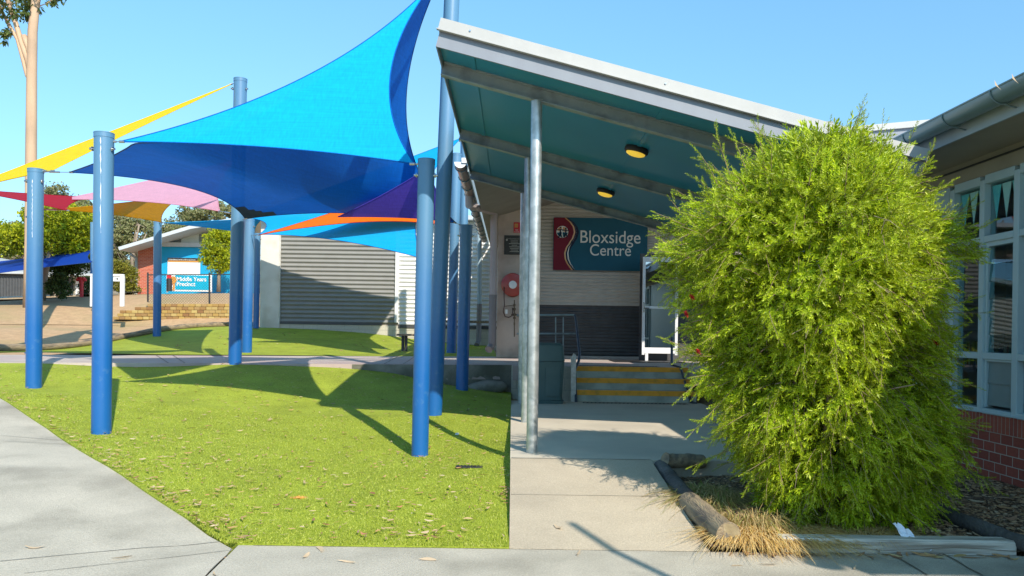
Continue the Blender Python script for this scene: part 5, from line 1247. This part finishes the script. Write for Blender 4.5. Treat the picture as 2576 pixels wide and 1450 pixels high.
# notice board and precinct sign
nbd = empty('notice_board', P(460,690,BY-.1), 'white printed notice board on the aqua wall above the precinct sign', 'notice board')
a, b = P(422,700,BY-.05), P(504,650,BY-.05); MB().cbox((a.x, BY-.1, a.z), (b.x, BY-.02, b.z), .01).build('board', M_white, parent=nbd)
a, b = P(422,656,BY-.1), P(504,650,BY-.1); MB().box((a.x, BY-.13, a.z), (b.x, BY-.101, b.z)).build('header', M_black, parent=nbd)
text('23 Positive Behaviours that build our SAC Learning Community', .1, M_white, nbd, P(424,654.6,BY-.135), sx=.62, depth=.002)
a, b = P(423,659,BY-.1), P(503,657,BY-.1); MB().box((a.x, BY-.13, a.z), (b.x, BY-.101, b.z)).build('gold_line', M_gold, parent=nbd)
m = MB()
for k in range(7):
    yk = 663+k*4.6
    for (xa_, xb_) in ((434,470+(k*7)%12),(486,501)): a, b = P(xa_,yk+1,BY-.1), P(xb_,yk,BY-.1); m.box((a.x, BY-.108, min(a.z,b.z)), (b.x, BY-.101, max(a.z,b.z)))
m.build('print_lines', M_roofpale, parent=nbd)
ps = empty('precinct_sign', P(475,733,40), 'aqua sign reading Middle Years Precinct standing behind the chain fence', 'sign')
SY2 = 40.0
a, b = P(418,733,SY2), P(532,691,SY2); MB().cbox((a.x, SY2, a.z), (b.x, SY2+.06, b.z), .01).build('frame', M_white, parent=ps)
a, b = P(441,729,SY2), P(528,694,SY2); MB().box((a.x, SY2-.02, a.z), (b.x, SY2-.002, b.z)).build('board', M_aquasign, parent=ps)
m = MB(); a, b = P(419.5,732,SY2), P(431,692,SY2); m.add([(a.x, SY2-.012, a.z), (b.x, SY2-.012, a.z), (b.x+.1, SY2-.012, (a.z+b.z)/2), (b.x, SY2-.012, b.z), (a.x, SY2-.012, b.z)], [(0,1,2,3,4)]); m.build('red_field', M_signred, parent=ps)
m = MB(); cx_ = P(437,705,SY2)
m.add([(cx_.x+.17*math.cos(t*.314), SY2-.035, cx_.z+.2*math.sin(t*.314)) for t in range(20)], [tuple(range(20))]); m.add([P(437,709,SY2)-Vector((0,.03,0)), P(441,716,SY2)-Vector((0,.03,0)), P(440,731,SY2)-Vector((0,.03,0)), P(434,731,SY2)-Vector((0,.03,0)), P(436,718,SY2)-Vector((0,.03,0))], [(0,1,2,3,4)]); m.build('emblem', M_gold, parent=ps)
text('Middle Years', .30, M_white, ps, P(444,707,SY2-.03), depth=.004, bold=.006); text('Precinct', .30, M_white, ps, P(444,719.5,SY2-.03), depth=.004, bold=.006)
for x in (421, 531): MB().tube([P(x,736,SY2+.1), P(x,690,SY2+.1)], .05, 8).build('post', M_white, parent=ps)
m = MB(); m.tube([P(426,733,37), P(426,703,37)], .13, 16, True); m.tube([P(426,703,37), P(426,701,37)], .11, 16); 
lb_ = m.build('litter_bin', M_black, org=P(426,733,37), smooth=40); tag(lb_, 'dark cylindrical bin in front of the precinct sign', 'bin')
# white arch sign
ar = empty('arch_sign', P(272,768,28), 'white goal-shaped frame with a small aqua arrow sign', 'sign frame')
AY = 28.0
for x in (232, 307): MB().cbox((P(x-4,768,AY).x, AY-.06, P(x,772,AY).z), (P(x+5,768,AY).x, AY+.06, P(x,696,AY).z), .01).build('post', M_white, parent=ar)
MB().cbox((P(228,696,AY).x, AY-.06, P(270,696,AY).z+.001), (P(312,696,AY).x, AY+.06, P(270,690,AY).z), .01).build('crossbar', M_white, parent=ar)
a, b = P(282,708,AY), P(303,696,AY); MB().box((a.x, AY-.02, a.z), (b.x, AY+.02, b.z-.002)).build('sign_panel', M_white, parent=ar)
a, b = P(282,708,AY), P(286,696,AY); MB().box((a.x, AY-.026, a.z), (b.x, AY-.021, b.z-.002)).build('aqua_patch', M_aquasign, parent=ar)
m = MB(); m.tube([P(291,702,AY)-Vector((0,.03,0)), P(298,702,AY)-Vector((0,.03,0))], .01, 4); m.tube([P(295.5,699.5,AY)-Vector((0,.03,0)), P(298,702,AY)-Vector((0,.03,0)), P(295.5,704.5,AY)-Vector((0,.03,0))], .01, 4); m.build('arrow', M_black, parent=ar)
# hydrant
hy = empty('fire_hydrant', P(205,747,38), 'red fire hydrant standpipe with twin outlets beside the green tree', 'hydrant')
m = MB(); m.tube([P(205,748,38), P(205,712,38)], .09, 12); m.build('riser', M_signred, parent=hy, smooth=40)
m = MB(); m.tube([P(205,712,38), P(205,698,38)], .12, 12); m.tube([P(197,702,38), P(213,702,38)], .10, 10); m.tube([P(197,702,38), P(196,708,38)], .09, 8); m.tube([P(213,702,38), P(214,708,38)], .09, 8); m.build('head', M_signred, parent=hy, smooth=40)
# left shed
sh = empty('grey_shed', P(30,752,46), 'dark ribbed shed with a pale roof at the left edge', 'shed')
m = MB(); n = 90; xa_, xb_ = P(-120,750,46).x, P(98,750,46).x; zb_, zt_ = P(0,756,46).z-.3, P(0,688,46).z
vs = []
for i in range(n+1): x = xa_+(xb_-xa_)*i/n; d_ = .05 if i%3 == 0 else 0; vs += [(x, 46-d_, zb_), (x, 46-d_, zt_)]
m.add(vs, [(2*i, 2*i+2, 2*i+3, 2*i+1) for i in range(n)]); m.build('wall', M_darkcorr, parent=sh)
m = MB(); m.extr([P(-120,686,45.7), P(62,690,45.7), P(100,688,45.7), P(94,672,50), P(0,655,52), P(-120,640,52)], (0,.1,.15)); m.build('roof', M_cap, parent=sh)
s3 = empty('low_building', P(170,745,48), 'low building with a white roof edge behind the hydrant and tree', 'building')
bq(98,700,236,748,48,3,'wall',M_wallboard,s3); bq(190,705,214,742,47.8,.1,'white_brick',M_white,s3)
m = MB(); m.extr([P(90,697,47), P(236,694,47), P(236,689,47), P(215,676,52), P(140,674,52), P(90,684,47)], (0,.2,.1)); m.build('roof', M_cap, parent=s3)
for x in (115,140,165): bq(x,708,x+18,742,47.9,.05,'window',M_black,s3)

# ------------------------------------------------------------------ trees
def tree(name, base, limbs, blobs, nleaf, leaf, mat, barkm, label, cat='tree', group=None, seed=1, r0=.15, flat=.55, branch=True, clus=.35):
    """limbs: list of polylines (pts, r_start, r_end); blobs: (centre, radius vec, weight)"""
    rg = np.random.default_rng(seed); e = empty(name, base, label, cat, group)
    m = MB()
    for pts, ra, rb_ in limbs: k = len(pts); m.tube(pts, ra, 12, True, [ra+(rb_-ra)*i/(k-1) for i in range(k)])
    if branch:
        for (c, rad, w_) in blobs:
            src = min((p for L_ in limbs for p in L_[0][1:]), key=lambda p: (Vector(p)-Vector(c)).length)
            for _ in range(3):
                t = Vector(c)+Vector([rad[i]*rg.uniform(-.6,.6) for i in range(3)]); s = Vector(src); mid = (s+t)/2+Vector((0,0,-.05*(t-s).length)); m.tube([s, mid, t], .02, 5, True, [r0*.22, r0*.13, r0*.04])
    m.build('trunk', barkm, parent=e, smooth=True)
    tot = sum(w_ for _, _, w_ in blobs); pos = []
    for (c, rad, w_) in blobs:
        n = int(nleaf*w_/tot); ncl = max(3, int(n/22)); d = rg.normal(0,1,(ncl,3)); d /= np.linalg.norm(d,axis=1,keepdims=True); rr_ = rg.uniform(.35,1.05,(ncl,1))**.6
        cc = np.array(c)+d*rr_*np.array(rad); cr = clus*np.mean(rad)*rg.uniform(.5,1.1,(ncl,1))
        ii = rg.integers(0,ncl,n); pos.append(cc[ii]+rg.normal(0,.42,(n,3))*cr[ii]*np.array([1,1,.75]))
    pos = np.concatenate(pos); n = len(pos)
    tv = np.array([(0,0,0),(.22,0,.5),(0,0,1),(-.22,0,.5)])*leaf; tf = np.array([[0,1,2,3]])
    d = rg.normal(0,1,(n,3)); d[:,2] -= flat
    v, f = instance(tv, tf, pos, rotmats(d, rg.uniform(0,6.28,n)), rg.uniform(.7,1.3,n))
    npmesh('crown', v, f, mat, parent=e)
    return e
# tall smooth gum at the left
TY = 26.0
def q_(x, y, Y=TY): return tuple(P(x, y, Y))
gumb = P(76, 762, TY)
tree('gum_tree', gumb, [([q_(74,775),q_(78,600),q_(78,430),q_(79,300),q_(80,180),q_(82,80),q_(88,20),q_(98,-60),q_(105,-140)], .20,.12),
     ([q_(79,200),q_(70,150),q_(55,110),q_(40,60),q_(22,10),q_(5,-60)], .10,.07), ([q_(79,210),q_(68,190),q_(55,140),q_(44,100),q_(30,75),q_(5,30),q_(-15,-20)], .07,.05), ([q_(80,160),q_(72,120),q_(60,90)], .10,.09)],
     [(q_(2,15),(1.1,1.0,.45),1),(q_(48,12),(.6,.8,.35),.5),(q_(12,90),(.35,.4,.25),.18),(q_(120,-15),(.6,.6,.25),.4),(q_(40,-60),(1.5,1.5,.8),1.0),(q_(120,-90),(1.2,1.2,.8),.8)],
     2600, .17, M_gumleaf, M_bark, 'tall pale smooth-barked gum rising out of the picture at the top left', seed=31, r0=.10, flat=1.2)
# bright green tree
TY2 = 36.0
def w_(x, y, Y=TY2): return tuple(P(x, y, Y))
tree('broadleaf_tree', P(108,750,TY2), [([w_(106,756),w_(112,700),w_(122,650),w_(140,600),w_(150,560)], .16,.07), ([w_(112,700),w_(108,640),w_(90,590)], .10,.05)],
     [(w_(140,600),(1.1,1.0,.8),1),(w_(185,580),(1.0,1,.8),1),(w_(150,540),(1.2,1.1,.6),1),(w_(95,590),(1.1,1,.7),.8),(w_(60,600),(1.0,1,.7),.7),(w_(30,590),(1.0,1,.6),.6),(w_(215,560),(.7,.8,.7),.6),(w_(100,545),(.8,.8,.5),.5),(w_(10,620),(.8,.8,.4),.4),(w_(205,620),(.6,.6,.4),.4)],
     17000, .16, M_treeleaf, M_bark2, 'bright yellow-green spreading tree behind the two nearest left poles', seed=32, flat=.3)
tree('dark_tree', P(165,745,TY2+2), [([w_(160,748,38),w_(165,700,38),w_(158,660,38)], .12,.05), ([w_(163,730,38),w_(178,700,38),w_(190,670,38)], .09,.05)],
     [(w_(160,668,38),(.8,.8,.7),1),(w_(185,660,38),(.9,.8,.6),1),(w_(150,700,38),(.5,.5,.5),.4),(w_(172,640,38),(.9,.9,.5),.8)], 7000, .15, M_darkleaf, M_bark2, 'dark leafy tree with a forked trunk in front of the low building', seed=33)
tree('round_tree', P(550,735,42), [([tuple(P(550,735,42)),tuple(P(551,690,42)),tuple(P(552,640,42))], .12,.05)],
     [(tuple(P(552,612,42)),(.95,.9,.85),1),(tuple(P(548,650,42)),(.85,.8,.7),.9),(tuple(P(562,590,42)),(.6,.6,.5),.5),(tuple(P(530,640,42)),(.45,.5,.4),.35),(tuple(P(575,640,42)),(.6,.6,.8),.6),(tuple(P(560,675,42)),(.4,.4,.3),.25)], 9000, .14, M_treeleaf, M_bark2, 'rounded bright green tree against the aqua wall', seed=34)
tree('yellow_shrub', P(310,740,42), [([tuple(P(310,742,42)),tuple(P(311,700,42)),tuple(P(312,670,42))], .08,.03)],
     [(tuple(P(308,690,42)),(.75,.6,.7),1),(tuple(P(300,672,42)),(.5,.5,.4),.5),(tuple(P(325,705,42)),(.5,.5,.5),.5),(tuple(P(305,718,42)),(.8,.6,.4),.7),(tuple(P(325,728,42)),(.6,.5,.3),.4)], 6500, .12, M_yelleaf, M_bark2, 'yellow-green conifer-like shrub left of the brick pier', 'shrub', seed=35)
tree('dark_shrub', P(150,742,35), [([tuple(P(150,742,35)),tuple(P(150,720,35)),tuple(P(150,705,35))], .05,.02)], [(tuple(P(148,725,35)),(.55,.5,.45),1),(tuple(P(150,705,35)),(.35,.3,.35),.6)], 2600, .12, M_darkleaf, M_bark2, 'dark bamboo-like shrub at the foot of the dark forked tree', 'shrub', seed=36)
tree('dark_shrub', P(218,742,40), [([tuple(P(220,744,40)),tuple(P(220,725,40)),tuple(P(220,710,40))], .05,.02)], [(tuple(P(224,722,40)),(.5,.5,.6),1)], 2200, .12, M_darkleaf, M_bark2, 'dark shrub between the hydrant and the white arch', 'shrub', seed=37)
# bushland behind
rt = random.Random(77)
spec = [(-40,590,300,60),(15,585,290,64),(60,545,270,58),(115,500,250,56),(150,447,240,62),(190,500,230,58),(232,505,220,66),(275,520,240,60),(300,500,230,68),(335,540,220,60),(372,560,230,64),(405,560,230,70),(440,545,220,62),(475,520,210,66),(505,525,200,72),(540,505,200,66),(575,520,190,70),(620,540,190,74),(-90,560,290,66)]
desc = ['sparse crown','leaning grey crown','dense olive crown','ragged crown','tall pointed crown','thin see-through crown']
where = ['off the left edge','left edge, above the shed','left of the gum trunk','behind the leftmost pole','tallest of the wood, between the two left poles','beside the second left pole','just behind the second left pole','right of the second left pole','above the yellow-green shrub','left of the pitched roof corner','over the red brick pier','behind the pole with the amber sail','just right of the amber sail pole','over the pale wall panel','above the roof vent','under the right end of the pink sail','beside the tall middle pole','hidden behind the big blue sail','farthest off the left edge']
for i, (x, ytop, wpx, Y) in enumerate(spec):
    base = P(x, 700, Y); base.z = G(base.x, Y); topz = P(x, ytop, Y).z; H_ = topz-base.z; hw = rt.uniform(.85,1.1)*2.3
    sx = rt.uniform(-.8,.8); tp = Vector((base.x+sx, Y, topz-.8))
    mid = base.lerp(tp, .5)+Vector((rt.uniform(-.3,.3),0,0)); limbs = [([tuple(base), tuple(mid), tuple(tp)], .20,.06)]
    for _ in range(3):
        s = base.lerp(tp, rt.uniform(.35,.6)); limbs.append(([tuple(s), tuple(s+Vector((rt.uniform(-1,1),rt.uniform(-1,1),1.3))), tuple(s+Vector((rt.uniform(-1.8,1.8),rt.uniform(-1.5,1.5),2.4)))], .10,.04))
    blobs = []
    for _ in range(11):
        t = rt.uniform(.38,.97); wd = hw*(1-.55*max(0,t-.6)/.4); c = (base.x+sx*t+rt.uniform(-wd,wd)*.8, Y+rt.uniform(-1.2,1.2), base.z+H_*t); rad = rt.uniform(.5,1.0); blobs.append((c, (rad*1.1, rad, rad*.62), rad))
    for _ in range(3):
        c = (base.x+rt.uniform(-hw,hw), Y+rt.uniform(-1,1), base.z+H_*rt.uniform(.12,.35)); rad = rt.uniform(.5,.9); blobs.append((c, (rad, rad, rad*.6), rad*.6))
    tree('eucalyptus_tree', base, limbs, blobs, 5200, .24, M_farleaf, M_bark2, 'distant eucalyptus with %s, %s' % (desc[i%6], where[i]), 'tree', 'bushland trees behind the school', seed=200+i, r0=.12, flat=.6, clus=.5)
hp = [((x, -16+rt.uniform(-.4,.4), .9), (1.0,.8,.8), 1) for x in np.arange(-3, 14, 1.1)]
tree('garden_hedge', Vector((5,-16,-.1)), [([(5,-16,-.1),(5,-16,.5),(5.1,-16,1.0)], .06,.03)], hp, 9000, .2, M_darkleaf, M_bark2, 'clipped dark green hedge across the road behind the photographer', 'hedge', seed=300, branch=False)
# low scrub closing the view under the trees
rg = np.random.default_rng(90); n = 16000
xs_ = rg.uniform(-48, 4, n); ys_ = rg.uniform(72, 80, n); zs_ = 4+np.abs(rg.normal(0,1.2,n))+rg.uniform(0,1.5,n)
v, f = instance(np.array([(0,0,0),(.25,0,.5),(0,0,1),(-.25,0,.5)])*.5, np.array([[0,1,2,3]]), np.stack([xs_,ys_,zs_],1), rotmats(rg.normal(0,1,(n,3)), rg.uniform(0,6.28,n)), rg.uniform(.7,1.4,n))
o = npmesh('scrub', v, f, M_farleaf); tag(o, 'far-off olive scrub closing the view under the eucalyptus trees', 'scrub', kind='stuff')
